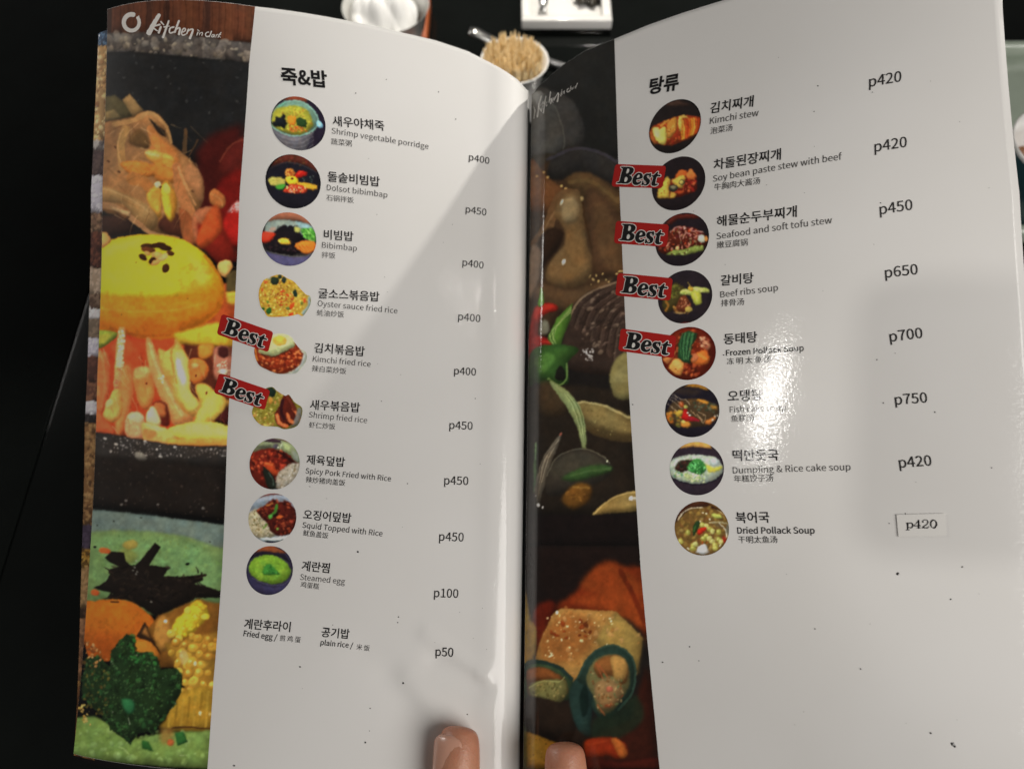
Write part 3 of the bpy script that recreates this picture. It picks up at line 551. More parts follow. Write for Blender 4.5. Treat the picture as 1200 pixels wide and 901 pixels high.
    P([(160, 310), (210, 270), (270, 280), (250, 320)], 'a08474', 3, .9, 1)
    P([(60, 350), (120, 335), (250, 350), (250, 400), (170, 480), (60, 490)], 'b82c14', 3, 1, 1); P([(80, 360), (180, 360), (140, 430), (80, 430)], 'd8402a', 7, .6, 1)
    P([(530, 300), (560, 260), (630, 290), (620, 345), (550, 340)], '98984c', 3, 1, 1)
    P([(640, 300), (700, 280), (800, 290), (860, 360), (840, 480), (740, 450), (660, 380)], '3c7c28', 3, 1, 1); B([(640, 300), (800, 290), (840, 470), (700, 440)], 90, (8, 24), ('58a038', '2a5c1c', '78b450'), 108)
    P([(300, 470), (320, 440), (400, 425), (470, 460), (475, 515), (400, 520), (320, 505)], 'e0a828', 3, 1, 1); E(420, 465, 36, 22, 0, 'f0c048', 5, .7); E(325, 478, 20, 20, 0, 'f2e060', 4, .8)
    P([(540, 550), (580, 500), (700, 465), (840, 490), (860, 560), (780, 650), (680, 650), (600, 600)], 'd06818', 3, 1, 1)
    for i in range(9): S([(560+i*20, 510+i*3), (620+i*20, 590), (700+i*16, 640-i*6)], 10, ('f09038', 'a84c10', 'e07c24')[i % 3], 1.5, .7)
    P([(100, 620), (300, 670), (500, 700), (700, 690), (800, 650), (760, 901), (100, 901)], '403c58', 4); S([(110, 610), (300, 660), (500, 695), (700, 690), (800, 655)], 16, '50504c', 2.5, .9)
    P([(200, 720), (500, 740), (640, 740), (600, 800), (300, 800)], '4c4c70', 10, .6, 1)
    CLIP[0] = (336, 350, 38)
    Z(298, 314, 12.51)
    P([(0, 0), (901, 0), (901, 901), (0, 901)], '9a9474', 0)
    P([(30, 30), (901, 30), (901, 901), (30, 901)], '9c7c24', 0)
    rice([(40, 100), (760, 100), (800, 720), (40, 760)], 620, 109, ('c8ac38', 'a87824', '8c5818', 'd8c458', 'b89438', '9c4818', 'e0cc70'), (8, 20))
    B([(560, 150), (860, 400), (760, 600), (640, 560)], 60, (14, 40), ('a89038', '9c8830', 'b09c48'), 110, .6, 3, .6)
    P([(170, 150), (210, 120), (250, 130), (230, 180)], '98a4a0', 3, .9)
    B([(340, 380), (600, 380), (600, 560), (340, 560)], 30, (8, 24), ('a83814', '8c2c10'), 111, .4)
    for x, yy, rx, ry, ro, c in ((300, 190, 62, 60, 0, '1f2a1e'), (375, 130, 30, 28, 0, '222c22'), (435, 180, 36, 44, 0, '1f2a26'), (600, 375, 32, 56, -10, '16261e'), (215, 630, 40, 50, 30, '1e4a1c'), (130, 600, 26, 20, 0, '204818'), (165, 205, 30, 24, 0, 'b84c20'), (410, 345, 40, 14, -10, 'c03814'), (115, 320, 14, 30, 0, 'b84818'), (550, 560, 26, 60, 30, 'b83c10'), (735, 475, 18, 28, -10, 'c83c18'), (700, 520, 18, 26, 0, '4c5c24'), (540, 680, 40, 20, -20, 'b83010'), (495, 590, 26, 26, 0, '505c2c'), (200, 500, 18, 22, 0, '4c7020')):
        E(x, yy, rx, ry, ro, c, 2.5)
    P([(690, 660), (780, 560), (790, 400), (830, 420), (820, 560), (720, 700)], '7c9494', 4); S([(815, 440), (815, 560), (720, 690)], 12, '5c706c', 2, .8)
    CLIP[0] = (330, 411, 40)
    Z(252, 364, 10.71)
    P([(450, 200), (1170, 200), (1170, 860), (450, 860)], 'b0b4a0', 0)
    P([(490, 440), (760, 400), (1000, 400), (1060, 480), (1110, 560), (1060, 700), (900, 780), (780, 790), (620, 730), (520, 640)], '74240e', 3, 1, 1)
    B([(490, 460), (1000, 420), (1110, 560), (1040, 690), (780, 780), (600, 720), (510, 620)], 260, (8, 26), ('9c3c18', '5c1a0c', 'b45424', '84301a', 'c4743c', '48140c'), 112, .5, 1.4, .75)
    S([(500, 480), (530, 620)], 22, 'b87828', 3, .8)
    P([(1110, 540), (1140, 540), (1130, 640), (1040, 760), (960, 790), (1020, 720), (1080, 660)], 'a4aca4', 3)
    P([(1000, 420), (1020, 430), (900, 520), (740, 590), (580, 560), (560, 540), (800, 520)], '2c140c', 4, .8)
    P([(540, 500), (680, 330), (740, 300), (860, 290), (960, 340), (1000, 410), (980, 460), (860, 520), (740, 570), (620, 550)], 'a9b078', 3, 1, 1)
    P([(720, 320), (860, 300), (960, 350), (980, 420), (860, 440), (760, 460)], 'c4cc90', 8, .7, 1)
    E(810, 375, 88, 62, 5, 'd2a03c', 3); E(810, 365, 60, 36, 5, 'e0a834', 6, .8)
    CLIP[0] = (324, 478, 40)
    Z(250, 430, 10.71)
    P([(450, 200), (1150, 200), (1150, 860), (450, 860)], '6c6420', 0)
    rice([(480, 280), (900, 280), (850, 780), (480, 780)], 420, 113, ('8c8830', '686018', 'a8a048', '7c5c20', 'a87038', '585c18', 'b4a858'), (8, 20))
    P([(660, 270), (740, 255), (790, 300), (770, 360), (730, 385), (690, 350)], '16221a', 2.5)
    E(720, 420, 30, 40, 0, 'b07428', 3, .8)
    P([(880, 360), (950, 355), (1010, 450), (1060, 560), (1100, 620), (1040, 700), (950, 740), (900, 770), (800, 720), (770, 600), (830, 480)], '44160e', 3, 1, 1)
    for a_ in (((800, 600), (830, 700), (910, 740)), ((930, 590), (960, 670), (1010, 700)), ((1010, 530), (1060, 610), (1070, 650))): S(a_, (40, 56), 'b4582c', 3); S(a_, 14, 'd0804c', 4, .7)
    S([(930, 370), (980, 460), (1020, 540)], 40, '5c2418', 3); S([(870, 420), (850, 560), (890, 650)], 44, '2c1012', 3)
    P([(1060, 520), (1110, 510), (1110, 620), (1060, 730), (940, 775), (1000, 720)], '60605c', 3, .9)
    CLIP[0] = (321, 543.5, 33.3)
    Z(286, 508, 12.87)
    P([(0, 0), (901, 0), (901, 901), (0, 901)], '4a140e', 0)
    P([(100, 300), (200, 100), (500, 60), (860, 200), (860, 480), (600, 280), (300, 230)], '747c5c', 4)
    P([(250, 110), (420, 70), (560, 100), (560, 140), (400, 130)], '33222c', 3); P([(180, 190), (400, 170), (440, 230), (180, 220)], '3c3c30', 6, .8); P([(440, 160), (520, 150), (500, 220), (430, 240)], '48444c', 4)
    P([(590, 120), (720, 200), (700, 300), (600, 240)], '98a46c', 4, .9); S([(570, 110), (550, 240)], 14, 'a8b090', 2.5); P([(700, 240), (830, 320), (820, 420), (760, 400)], '80887c', 5, .8); E(515, 205, 12, 14, 0, 'd8dcd0', 2)
    P([(100, 300), (260, 240), (400, 215), (600, 270), (700, 330), (790, 460), (640, 470), (560, 560), (540, 640), (460, 660), (480, 840), (200, 740), (80, 500)], '5c1a10', 3, 1)
    B([(100, 300), (420, 230), (620, 290), (760, 440), (560, 560), (500, 620), (300, 620), (300, 760), (100, 560)], 190, (12, 38), ('8a2c18', '5c140c', 'a83c1c', '38100c', '741c10', 'b4502c', '2c100c'), 114, .4, 2, .75)
    P([(300, 440), (440, 440), (480, 540), (540, 600), (500, 640), (400, 590), (330, 500)], 'a83c18', 3, .9, 1); S([(330, 450), (420, 470)], 30, 'c86430', 4, .8); P([(560, 460), (640, 460), (600, 550), (530, 550)], '9c3420', 4, .9, 1)
    P([(430, 250), (600, 280), (780, 440), (740, 460), (560, 320)], '240c0c', 4, .9)
    P([(290, 500), (380, 560), (470, 700), (500, 850), (380, 830), (310, 680)], '181c16', 3, 1, 1); S([(370, 590), (430, 680), (450, 780)], 18, '4c5c50', 4, .7)
    P([(520, 580), (620, 500), (700, 450), (850, 440), (850, 680), (620, 850), (480, 830), (480, 660)], '8f8676', 3, 1)
    rice([(530, 590), (700, 460), (840, 460), (780, 680), (600, 820), (500, 800)], 220, 115, ('a8a090', '7c7460', 'b8b0a4', '6c6040', '98907c', 'c0bab0'))
    CLIP[0] = (319, 606.5, 33.3)
    Z(284, 572, 12.87)
    P([(0, 0), (901, 0), (901, 901), (0, 901)], '8a929c', 0)
    P([(60, 60), (860, 60), (800, 110), (500, 95), (250, 140)], '704844', 3)
    P([(90, 340), (150, 220), (400, 130), (500, 120), (700, 180), (400, 220), (250, 300)], '88909c', 5); P([(100, 320), (200, 210), (400, 170), (350, 230), (220, 300)], '68747c', 6, .8)
    P([(60, 400), (200, 310), (320, 280), (400, 500), (500, 720), (300, 780), (100, 700)], '988f74', 3)
    rice([(80, 380), (200, 320), (330, 480), (480, 700), (300, 760), (120, 640)], 240, 116, ('b0aa90', '847c58', 'c4beaa', '6c5c34', 'a09874', '4c4820'))
    P([(200, 330), (320, 270), (470, 150), (540, 210), (700, 190), (800, 320), (830, 480), (780, 680), (640, 715), (520, 720), (420, 640), (380, 520), (290, 440)], '42140e', 3, 1)
    B([(220, 330), (470, 170), (700, 200), (810, 400), (770, 660), (540, 700), (400, 580)], 210, (12, 36), ('5c2014', '34100c', '702a18', '8a3c20', '240c0c', '4c1810'), 117, .4, 2, .75)
    E(560, 430, 56, 22, -5, 'b05020', 3); S([(360, 260), (450, 230)], 30, 'a86830', 4, .8); E(745, 500, 26, 26, 0, '9a3c2c', 4, .8)
    S([(420, 430), (500, 350), (520, 250)], (60, 36), '3c6c24', 4); E(425, 430, 38, 36, 0, '4c9038', 4, .9); E(530, 610, 24, 24, 0, '5c7c30', 4); S([(320, 600), (370, 540)], 28, '4c7024', 4, .8); P([(460, 400), (540, 360), (540, 400), (470, 440)], '120c08', 4)
    P([(260, 740), (500, 745), (780, 690), (740, 800), (300, 800)], 'a8b4b4', 3); P([(330, 790), (500, 800), (660, 765), (600, 840), (400, 840)], '10181a', 3)
    CLIP[0] = (315.5, 668, 33.3)
    Z(282, 634, 12.87)
    P([(0, 0), (901, 0), (901, 901), (0, 901)], '262234', 0)
    P([(100, 200), (250, 60), (500, 60), (700, 180), (500, 180), (300, 150)], '7a4024', 3)
    P([(130, 180), (400, 150), (660, 190), (760, 330), (600, 240), (300, 200), (150, 260)], '1a1520', 4, .9)
    P([(125, 380), (200, 260), (350, 210), (480, 212), (640, 280), (735, 380), (755, 480), (680, 590), (560, 640), (420, 638), (260, 580), (150, 490)], '668c24', 3, 1, 1)
    B([(150, 380), (300, 240), (600, 280), (730, 460), (560, 610), (300, 580)], 60, (20, 60), ('74a02c', '588024', '84a030', '5f9030'), 118, .6, 6, .4)
    P([(340, 500), (350, 390), (420, 340), (490, 380), (560, 450), (590, 500), (480, 510)], '2f6c28', 4, .95, 1); B([(350, 480), (430, 350), (560, 480)], 40, (10, 22), ('1f5420', '3c8434', '286024'), 119, .6, 2, .7)
    P([(90, 460), (200, 580), (400, 680), (640, 670), (790, 560), (740, 720), (500, 820), (200, 720)], '302c48', 6, .9, 1); S([(180, 560), (400, 650), (640, 650), (780, 540)], 14, '4c4866', 3, .7)
    # --- right page
    CLIP[0] = (790.5, 148, 33.6)
    Z(756, 112, 12.87)
    P([(0, 0), (901, 0), (901, 901), (0, 901)], '1a1514', 0)
    P([(200, 140), (500, 70), (700, 150), (400, 170)], '3a2820', 6, .9)
    P([(60, 560), (110, 470), (300, 380), (450, 320), (650, 300), (840, 330), (830, 500), (740, 620), (560, 700), (400, 760), (240, 750), (110, 700)], '7c2c10', 3, 1)
    B([(100, 500), (450, 320), (830, 320), (800, 540), (400, 740), (130, 700)], 140, (12, 34), ('a84418', '5c180c', 'c06020', '7c2410'), 120, .4, 2, .7)
    P([(60, 560), (100, 530), (180, 720), (140, 750), (70, 650)], '985020', 4, .9)
    for i in range(9): S([(520+i*36, 330+(i*29 % 30)), (550+i*32, 480), (560+i*26, 660-i*12)], 26, ('c8841c', 'd8a034', 'b04c14', 'a8340c', 'c05c18')[i % 5], 3, .85)
    P([(500, 350), (560, 310), (600, 300), (660, 350), (560, 350), (550, 520), (510, 510)], 'd8b450', 3, .9, 1)
    P([(340, 420), (460, 320), (480, 400), (470, 520), (400, 620), (330, 640)], 'a87028', 3, 1, 1); B([(350, 430), (460, 430), (450, 520), (350, 600)], 30, (10, 20), ('c89448', '8c5418', 'b87c30'), 121)
    S([(240, 460), (340, 380)], 40, 'b4782c', 4)
    P([(110, 500), (180, 480), (220, 510), (290, 470), (320, 560), (310, 720), (240, 740), (160, 660), (120, 570)], 'c8bc54', 3, 1, 1); P([(130, 510), (200, 510), (220, 610), (160, 620)], 'd8d88c', 6, .8, 1)
    CLIP[0] = (794, 215, 38)
    Z(714, 180, 10.34)
    P([(450, 0), (1200, 0), (1200, 724), (450, 724)], '1a1416', 0)
    P([(580, 500), (660, 300), (760, 330), (860, 210), (940, 220), (1060, 280), (1060, 450), (880, 520), (720, 550), (590, 540)], '5c1c10', 3, 1)
    B([(760, 300), (1040, 300), (1050, 440), (800, 500)], 70, (10, 26), ('7c1c14', '94301c', '48120c', 'a04c28'), 122)
    P([(800, 290), (850, 205), (930, 210), (940, 260), (880, 290)], 'b8541c', 3, 1, 1); P([(930, 270), (980, 190), (1020, 220), (1055, 280), (980, 320)], 'c8682c', 3, 1, 1)
    P([(760, 330), (880, 265), (920, 300), (890, 400), (840, 420), (790, 380)], 'c09c3c', 3, 1, 1); P([(580, 540), (590, 440), (700, 280), (750, 320), (720, 400), (730, 545)], 'c4a03c', 3, 1); P([(735, 545), (740, 460), (820, 490), (790, 545)], 'b88c34', 3)
    E(775, 420, 56, 44, 0, '2c2c24', 3); E(775, 410, 36, 22, 0, '706c50', 4); E(880, 350, 34, 36, 0, '44482c', 2.5); E(876, 350, 22, 26, 0, 'b4a04c', 3); E(860, 470, 44, 20, 0, '9a3c18', 4)
    B([(590, 420), (720, 320), (720, 540), (600, 530)], 24, (5, 10), ('84641c', 'd8bc5c', '6c3c14'), 123)
    CLIP[0] = (798, 281, 38)
    Z(714, 245, 10)
    P([(500, 0), (1200, 0), (1200, 720), (500, 720)], '1a1418', 0)
    P([(650, 180), (760, 60), (1000, 60), (1080, 110), (800, 120), (700, 200)], '4c1c14', 4)
    P([(560, 480), (700, 260), (800, 195), (1000, 220), (1140, 310), (1130, 440), (900, 480), (640, 530)], '44180e', 3, 1)
    B([(580, 470), (720, 240), (820, 200), (1000, 230), (1130, 320), (1100, 420), (700, 500)], 230, (8, 26), ('7c2c1c', 'a0583c', '34100c', 'c4846c', '5c1c28', 'b4401c', '8a7048', '282018'), 124, .3, 1.6, .75)
    for a_ in (((860, 350), (900, 280), (960, 300)), ((950, 260), (1040, 260), (1100, 270)), ((720, 270), (790, 210), (850, 220)), ((820, 260), (830, 340), (840, 360)), ((990, 340), (1050, 310), (1110, 330))): S(a_, 14, 'b88478', 2, .8)
    E(1085, 350, 46, 46, 0, 'b0b8a4', 3); E(1135, 350, 20, 30, 0, 'c87838', 3); P([(860, 205), (910, 220), (880, 250)], 'd8b0a0', 2.5); E(800, 460, 26, 26, 0, 'd89c64', 3)
    P([(660, 540), (750, 480), (860, 480), (1000, 430), (1100, 430), (1110, 480), (900, 540)], '72803a', 3); B([(680, 530), (860, 490), (1090, 440), (1100, 480), (880, 540)], 60, (5, 16), ('8c9c4c', '5a6428', '402c18', '9cac60'), 125)
    CLIP[0] = (802, 348, 38)
    Z(718, 310, 10)
    P([(480, 0), (1200, 0), (1200, 720), (480, 720)], '1e181c', 0)
    P([(580, 440), (700, 240), (760, 220), (860, 300), (820, 420), (760, 480), (640, 560)], '3c3418', 4, 1, 1); B([(680, 260), (800, 240), (790, 380), (700, 400)], 50, (8, 24), ('5c5c24', '3c4018', '4c3c1c'), 126)
    S([(620, 430), (650, 480), (620, 540)], 26, '8a5c20', 3); B([(700, 480), (900, 480), (900, 570), (720, 570)], 50, (8, 22), ('7c5428', '9a7434', '543010'), 127)
    P([(750, 480), (800, 380), (850, 360), (920, 480), (860, 550), (760, 540)], '5c2c18', 3, 1, 1); B([(760, 480), (820, 370), (910, 480), (840, 540)], 50, (8, 18), ('84482c', '401c10', 'a06848'), 128)
    P([(780, 340), (830, 290), (900, 300), (960, 260), (1060, 270), (1130, 290), (1120, 330), (1040, 330), (900, 360)], 'a8b058', 3, 1, 1); B([(790, 330), (960, 270), (1120, 290), (1000, 330)], 60, (7, 20), ('c8d078', '8a9840', 'b4bc60'), 129)
    P([(910, 340), (960, 310), (1030, 340), (1045, 440), (1010, 475), (960, 460)], 'a0a438', 3, 1, 1); S([(960, 340), (990, 420)], 24, 'c0c45c', 5, .8); E(915, 285, 36, 26, 20, 'b48c2c', 3); E(890, 525, 40, 36, 0, '94803a', 4)
    S([(880, 210), (920, 270)], 10, '8a7430', 2); P([(700, 560), (860, 560), (800, 580)], 'a08450', 3)
    CLIP[0] = (807, 415, 38)
    Z(718, 376, 9.68)
    P([(500, 0), (1200, 0), (1200, 716), (500, 716)], '441008', 0)
    P([(600, 460), (640, 180), (860, 80), (1080, 180), (1130, 400), (1000, 620), (760, 640)], '5a1a0a', 6, 1, 1)
    B([(660, 200), (860, 90), (1080, 200), (1120, 400), (960, 620), (800, 620)], 180, (12, 34), ('7c2c14', '9c4420', '4c140a', 'b4602c', '341008'), 130, .5, 2, .7)
    P([(880, 440), (960, 360), (1040, 330), (1095, 400), (1080, 480), (960, 500)], 'b0581c', 3, 1, 1); P([(900, 380), (950, 370), (970, 430), (910, 470)], 'a8603c', 4, .9, 1); S([(980, 380), (1060, 430)], 30, 'd08034', 4, .7)
    P([(1000, 200), (1060, 200), (1110, 270), (1080, 330), (1020, 290)], 'a87050', 4, .9, 1); B([(960, 150), (1100, 220), (1080, 320), (980, 280)], 40, (10, 22), ('b08060', '84402c', '5c2418'), 131)
    P([(740, 260), (780, 160), (860, 110), (960, 150), (940, 220), (860, 320), (900, 400), (880, 480), (800, 470), (740, 420)], '1c3c22', 3, 1)
    for i in range(14): S([(790+i*11, 140), (770+i*10, 280), (790+i*6, 440)], 8, ('3c6c3c', '102014', '2c5830', '4c7c50')[i % 4], 1.4, .8)
    P([(630, 540), (690, 430), (750, 425), (810, 480), (800, 560), (770, 625), (700, 600)], 'c8843c', 3); P([(690, 440), (800, 480), (770, 540), (680, 500)], 'd89c54', 6, .7); E(715, 548, 10, 8, 0, '6c3410', 2); E(740, 570, 8, 8, 0, '7c4018', 2)
    P([(560, 430), (700, 350), (735, 340), (640, 480), (610, 490)], 'b06834', 3)
    CLIP[0] = (811, 480.5, 33.6)
    Z(774, 444, 12.18)
    P([(0, 0), (901, 0), (901, 901), (0, 901)], '15121a', 0)
    P([(340, 110), (450, 70), (600, 90), (700, 160), (640, 160), (500, 120)], '8a6020', 3, 1, 1)
    P([(80, 480), (170, 330), (400, 280), (600, 280), (840, 380), (840, 540), (700, 660), (400, 700), (200, 680), (90, 600)], '3a2c1c', 4, 1)
    P([(200, 100), (600, 160), (500, 240), (150, 200)], '332820', 12, .7)
    P([(90, 490), (140, 480), (170, 560), (190, 640), (140, 640), (90, 580)], 'a85c18', 4, .95)
    B([(100, 490), (240, 460), (430, 640), (400, 700), (180, 660)], 50, (12, 34), ('6c5c24', '8a6424', '505024', 'a87028'), 132)
    B([(420, 320), (780, 360), (760, 480), (500, 440)], 60, (12, 34), ('2c3424', '3c4030', '48341c', '54503c'), 133)
    P([(510, 300), (560, 285), (680, 330), (660, 360), (560, 330)], 'a87024', 3, 1, 1); P([(700, 370), (800, 390), (810, 430), (740, 430)], '9a6c28', 4)
    P([(640, 600), (780, 530), (800, 560), (700, 650), (640, 650)], 'a86024', 4); P([(260, 340), (320, 330), (340, 400), (280, 400)], '94441c', 4, 1, 1); P([(290, 620), (340, 595), (440, 650), (380, 690), (300, 680)], 'b07028', 3, 1, 1); E(330, 610, 30, 20, 0, 'a8a050', 4)
    P([(300, 540), (340, 420), (380, 430), (400, 520), (540, 570), (560, 600), (400, 605), (320, 580)], 'a01410', 3, 1, 1); S([(400, 560), (540, 590)], 30, '84182c', 4, .8); P([(210, 480), (290, 440), (320, 490), (250, 540)], 'a8882c', 4, 1, 1); E(360, 395, 34, 24, 0, '98964c', 3)
    for a_ in (((160, 215), (290, 290), (360, 295), (420, 370)), ((130, 235), (270, 330), (310, 370)), ((115, 270), (240, 370), (310, 420)), ((90, 345), (240, 470))): S(a_, 9, 'a89880', 1.2, .9)
    for a_ in (((540, 470), (640, 530), (620, 610)), ((520, 500), (600, 590)), ((560, 560), (610, 630)), ((430, 450), (560, 560))): S(a_, 12, 'a08460', 1.6, .8)
    for x, yy in ((388, 485), (425, 518), (410, 515), (812, 520), (740, 585), (775, 535)): E(x, yy, 13, 9, 0, 'd8d4c8', 1.6)
    CLIP[0] = (815.5, 549, 33.6)
    Z(778, 512, 11.86)
    P([(0, 0), (901, 0), (901, 901), (0, 901)], '241c24', 0)
    P([(180, 160), (400, 50), (660, 80), (660, 160), (420, 135)], 'b48440', 3)
    P([(70, 420), (110, 320), (250, 260), (420, 240), (560, 255), (720, 280), (800, 380), (820, 480), (700, 600), (500, 650), (300, 635), (110, 560)], '98a494', 3, 1, 1)
    B([(100, 420), (420, 260), (720, 300), (800, 460), (500, 630), (150, 560)], 120, (12, 40), ('a8b4a4', '84947c', 'b8c4b4', '94a48c', 'a4b88c'), 134, .5, 3, .6)
    P([(150, 420), (230, 325), (340, 315), (400, 320), (380, 420), (300, 470), (210, 490)], '2a1a16', 3, 1, 1); B([(160, 420), (240, 330), (380, 330), (220, 480)], 40, (10, 24), ('3c241c', '1a1a14', '2c3020'), 135)
    P([(330, 400), (400, 320), (480, 300), (560, 360), (590, 440), (520, 520), (420, 500), (330, 460)], '347434', 3, 1, 1); B([(330, 400), (480, 310), (590, 430), (520, 520), (340, 460)], 100, (9, 24), ('4c9c50', '1f5424', '68b468', '2c6c34'), 136)
    P([(570, 370), (700, 430), (800, 400), (820, 430), (740, 480), (620, 500)], 'bcb838', 5, .95); P([(620, 430), (720, 430), (700, 480), (620, 480)], 'c8b040', 6, .7)
    B([(280, 490), (560, 520), (560, 630), (300, 600)], 70, (8, 24), ('b4c08c', '7c9848', '98a870', 'c4ccb0'), 137); B([(100, 460), (260, 490), (250, 570), (110, 540)], 30, (8, 22), ('90a068', '6c8450', 'a8b490', '4c7c5c'), 138)
    P([(640, 320), (740, 300), (770, 380), (680, 400)], 'a4b0b0', 5, .9, 1)
    S([(100, 565), (300, 640), (500, 655), (700, 605), (820, 500)], 16, '14101a', 2.5)
    CLIP[0] = (822, 618.5, 33.8)
    Z(784, 580, 11.86)
    P([(0, 0), (901, 0), (901, 901), (0, 901)], '5c4420', 0)
    P([(60, 400), (100, 250), (250, 110), (500, 80), (760, 240), (500, 160), (280, 200), (130, 350)], '3c2014', 4, 1)
    B([(90, 380), (300, 220), (600, 170), (800, 300), (800, 560), (700, 760), (300, 780), (100, 600)], 260, (16, 44), ('6c5424', '7c642c', '54401c', '8a7034', '643c1c', '4a3a18', '947c44'), 139, .4, 2.5, .65)
    S([(120, 345), (200, 240), (320, 180), (470, 172)], 16, 'c8bc9c', 2); S([(700, 395), (780, 470), (800, 580)], 16, 'b8b4a0', 2); S([(560, 380), (700, 375), (820, 395)], 18, '98906c', 3)
    S([(680, 215), (760, 265)], 10, 'b4a884', 2); P([(590, 380), (700, 400), (740, 480), (640, 420)], '4a4030', 6, .7)
    P([(800, 400), (840, 420), (830, 560), (790, 520)], '5c5c50', 4, .9)
    P([(750, 560), (800, 600), (790, 680), (740, 640)], '7a1c10', 4); P([(590, 265), (680, 260), (740, 310), (640, 320)], 'a0a84c', 3, 1, 1)
    for i, (x, yy) in enumerate(((460, 410), (560, 470), (600, 500), (510, 570), (480, 600), (600, 640), (640, 690), (690, 620), (720, 650), (340, 690), (330, 740), (370, 680), (160, 640), (690, 510), (560, 600), (640, 740), (260, 520), (520, 430))):
        E(x, yy, 40, 34, i*37, ('a0a048', '8a8c38', 'b4b468')[i % 3], 4, .85); E(x-8, yy-8, 18, 12, i*50, 'c4c47c', 4, .6)
    P([(330, 500), (350, 400), (400, 355), (430, 390), (400, 470), (350, 570)], '1c3018', 3, 1, 1); S([(370, 430), (350, 500)], 16, '3c6828', 4, .8)
    P([(390, 520), (410, 470), (490, 440), (525, 460), (490, 510), (430, 550), (395, 540)], 'b02410', 2.5)
    P([(400, 720), (470, 670), (520, 690), (555, 800), (480, 830), (370, 800)], 'b4b4b0', 3); B([(420, 640), (560, 640), (600, 780), (540, 760)], 30, (8, 20), ('6c4c1c', '8c3c14', '54401c'), 140)
    for x, yy in ((515, 260), (435, 372), (570, 335), (710, 700), (470, 245), (265, 745)): E(x, yy, 12, 10, 0, 'e8dcb8', 1.8)
    CLIP[0] = None; Z(0, 0, 1)
    for x, y in ((349, 145), (344, 213), (339, 280), (336, 350), (330, 411), (324, 478), (321, 543), (319, 607), (316, 668), (790, 148), (795, 215), (799, 281), (802, 348), (807, 414), (811, 481), (816, 549), (822, 619)):
        organic(x-33, y-33, x+33, y+33, .55, 3.2)
# ---------------------------------------------------------------- helpers
def tag(o, label=None, cat=None, group=None, kind=None):
    for k, v in (('label', label), ('category', cat), ('group', group), ('kind', kind)):
        if v: o[k] = v
    return o
def link(name, me, parent=None, mats=()):
    o = bpy.data.objects.new(name, me); COL.objects.link(o)
    for m in mats: me.materials.append(m)
    if parent: o.parent = parent
    return o
def mesh(name, V, Fc, smooth=True, mi=None):
    me = bpy.data.meshes.new(name); me.from_pydata([tuple(map(float, v)) for v in V], [], [tuple(map(int, f)) for f in Fc])
    if smooth: me.polygons.foreach_set('use_smooth', [True]*len(me.polygons))
    if mi is not None: me.polygons.foreach_set('material_index', list(mi))
    me.update(); return me
def gridmesh(name, V, nu, nv, cols=None, flip=False):
    """V: (nv, nu, 3)"""
    me = bpy.data.meshes.new(name)
    i = np.arange(nu-1)[None]+np.arange(nv-1)[:, None]*nu
    q = np.stack([i, i+1, i+1+nu, i+nu], -1).reshape(-1, 4)
    if flip: q = q[:, ::-1]
    n = len(q)
    me.vertices.add(nu*nv); me.vertices.foreach_set('co', V.reshape(-1).astype(np.float32))
    me.loops.add(n*4); me.loops.foreach_set('vertex_index', q.reshape(-1).astype(np.int32))
    me.polygons.add(n); me.polygons.foreach_set('loop_start', np.arange(n, dtype=np.int32)*4)
    me.polygons.foreach_set('use_smooth', np.ones(n, bool))
    me.update(calc_edges=True)
    if cols is not None: vcol(me, cols)
    return me
def vcol(me, cols):
    a = me.color_attributes.new('print', 'FLOAT_COLOR', 'POINT')
    c = np.ones((len(me.vertices), 4), np.float32); c[:, :3] = cols.reshape(-1, 3); a.data.foreach_set('color', c.reshape(-1))
def lin(c): c = np.asarray(c, float); return np.where(c <= .04045, c/12.92, ((c+.055)/1.055)**2.4)
PRINT_GAIN = 2.0
def nodes(name):
    m = bpy.data.materials.new(name); m.use_nodes = True
    nt = m.node_tree; b = nt.nodes['Principled BSDF']; return m, nt, b
def simple(name, col, rough=.5, metal=0, coat=0, spec=.5, bump=None, var=0, sss=0, coat_rough=.1, trans=0):
    m, nt, b = nodes(name); b.inputs['Base Color'].default_value = (*col, 1); b.inputs['Roughness'].default_value = rough
    b.inputs['Metallic'].default_value = metal; b.inputs['Coat Weight'].default_value = coat; b.inputs['Coat Roughness'].default_value = coat_rough
    b.inputs['Specular IOR Level'].default_value = spec; b.inputs['Transmission Weight'].default_value = trans
    if sss: b.inputs['Subsurface Weight'].default_value = sss; b.inputs['Subsurface Radius'].default_value = (.004, .0015, .0008); b.inputs['Subsurface Scale'].default_value = 1
    tc = nt.nodes.new('ShaderNodeTexCoord')
    if var:
        n = nt.nodes.new('ShaderNodeTexNoise'); n.inputs['Scale'].default_value = var[0]; n.inputs['Detail'].default_value = 4
        nt.links.new(tc.outputs['Object'], n.inputs['Vector'])
        mx = nt.nodes.new('ShaderNodeMix'); mx.data_type = 'RGBA'
        mx.inputs[6].default_value = (*[c*(1-var[1]) for c in col], 1); mx.inputs[7].default_value = (*[min(1, c*(1+var[1])) for c in col], 1)
        nt.links.new(n.outputs['Fac'], mx.inputs[0]); nt.links.new(mx.outputs[2], b.inputs['Base Color'])
    if bump:
        n = nt.nodes.new('ShaderNodeTexNoise'); n.inputs['Scale'].default_value = bump[0]; n.inputs['Detail'].default_value = 3
        nt.links.new(tc.outputs['Object'], n.inputs['Vector'])
        bp = nt.nodes.new('ShaderNodeBump'); bp.inputs['Strength'].default_value = bump[1]; bp.inputs['Distance'].default_value = bump[2]
        nt.links.new(n.outputs['Fac'], bp.inputs['Height']); nt.links.new(bp.outputs[0], b.inputs['Normal']); nt.links.new(bp.outputs[0], b.inputs['Coat Normal'])
    return m
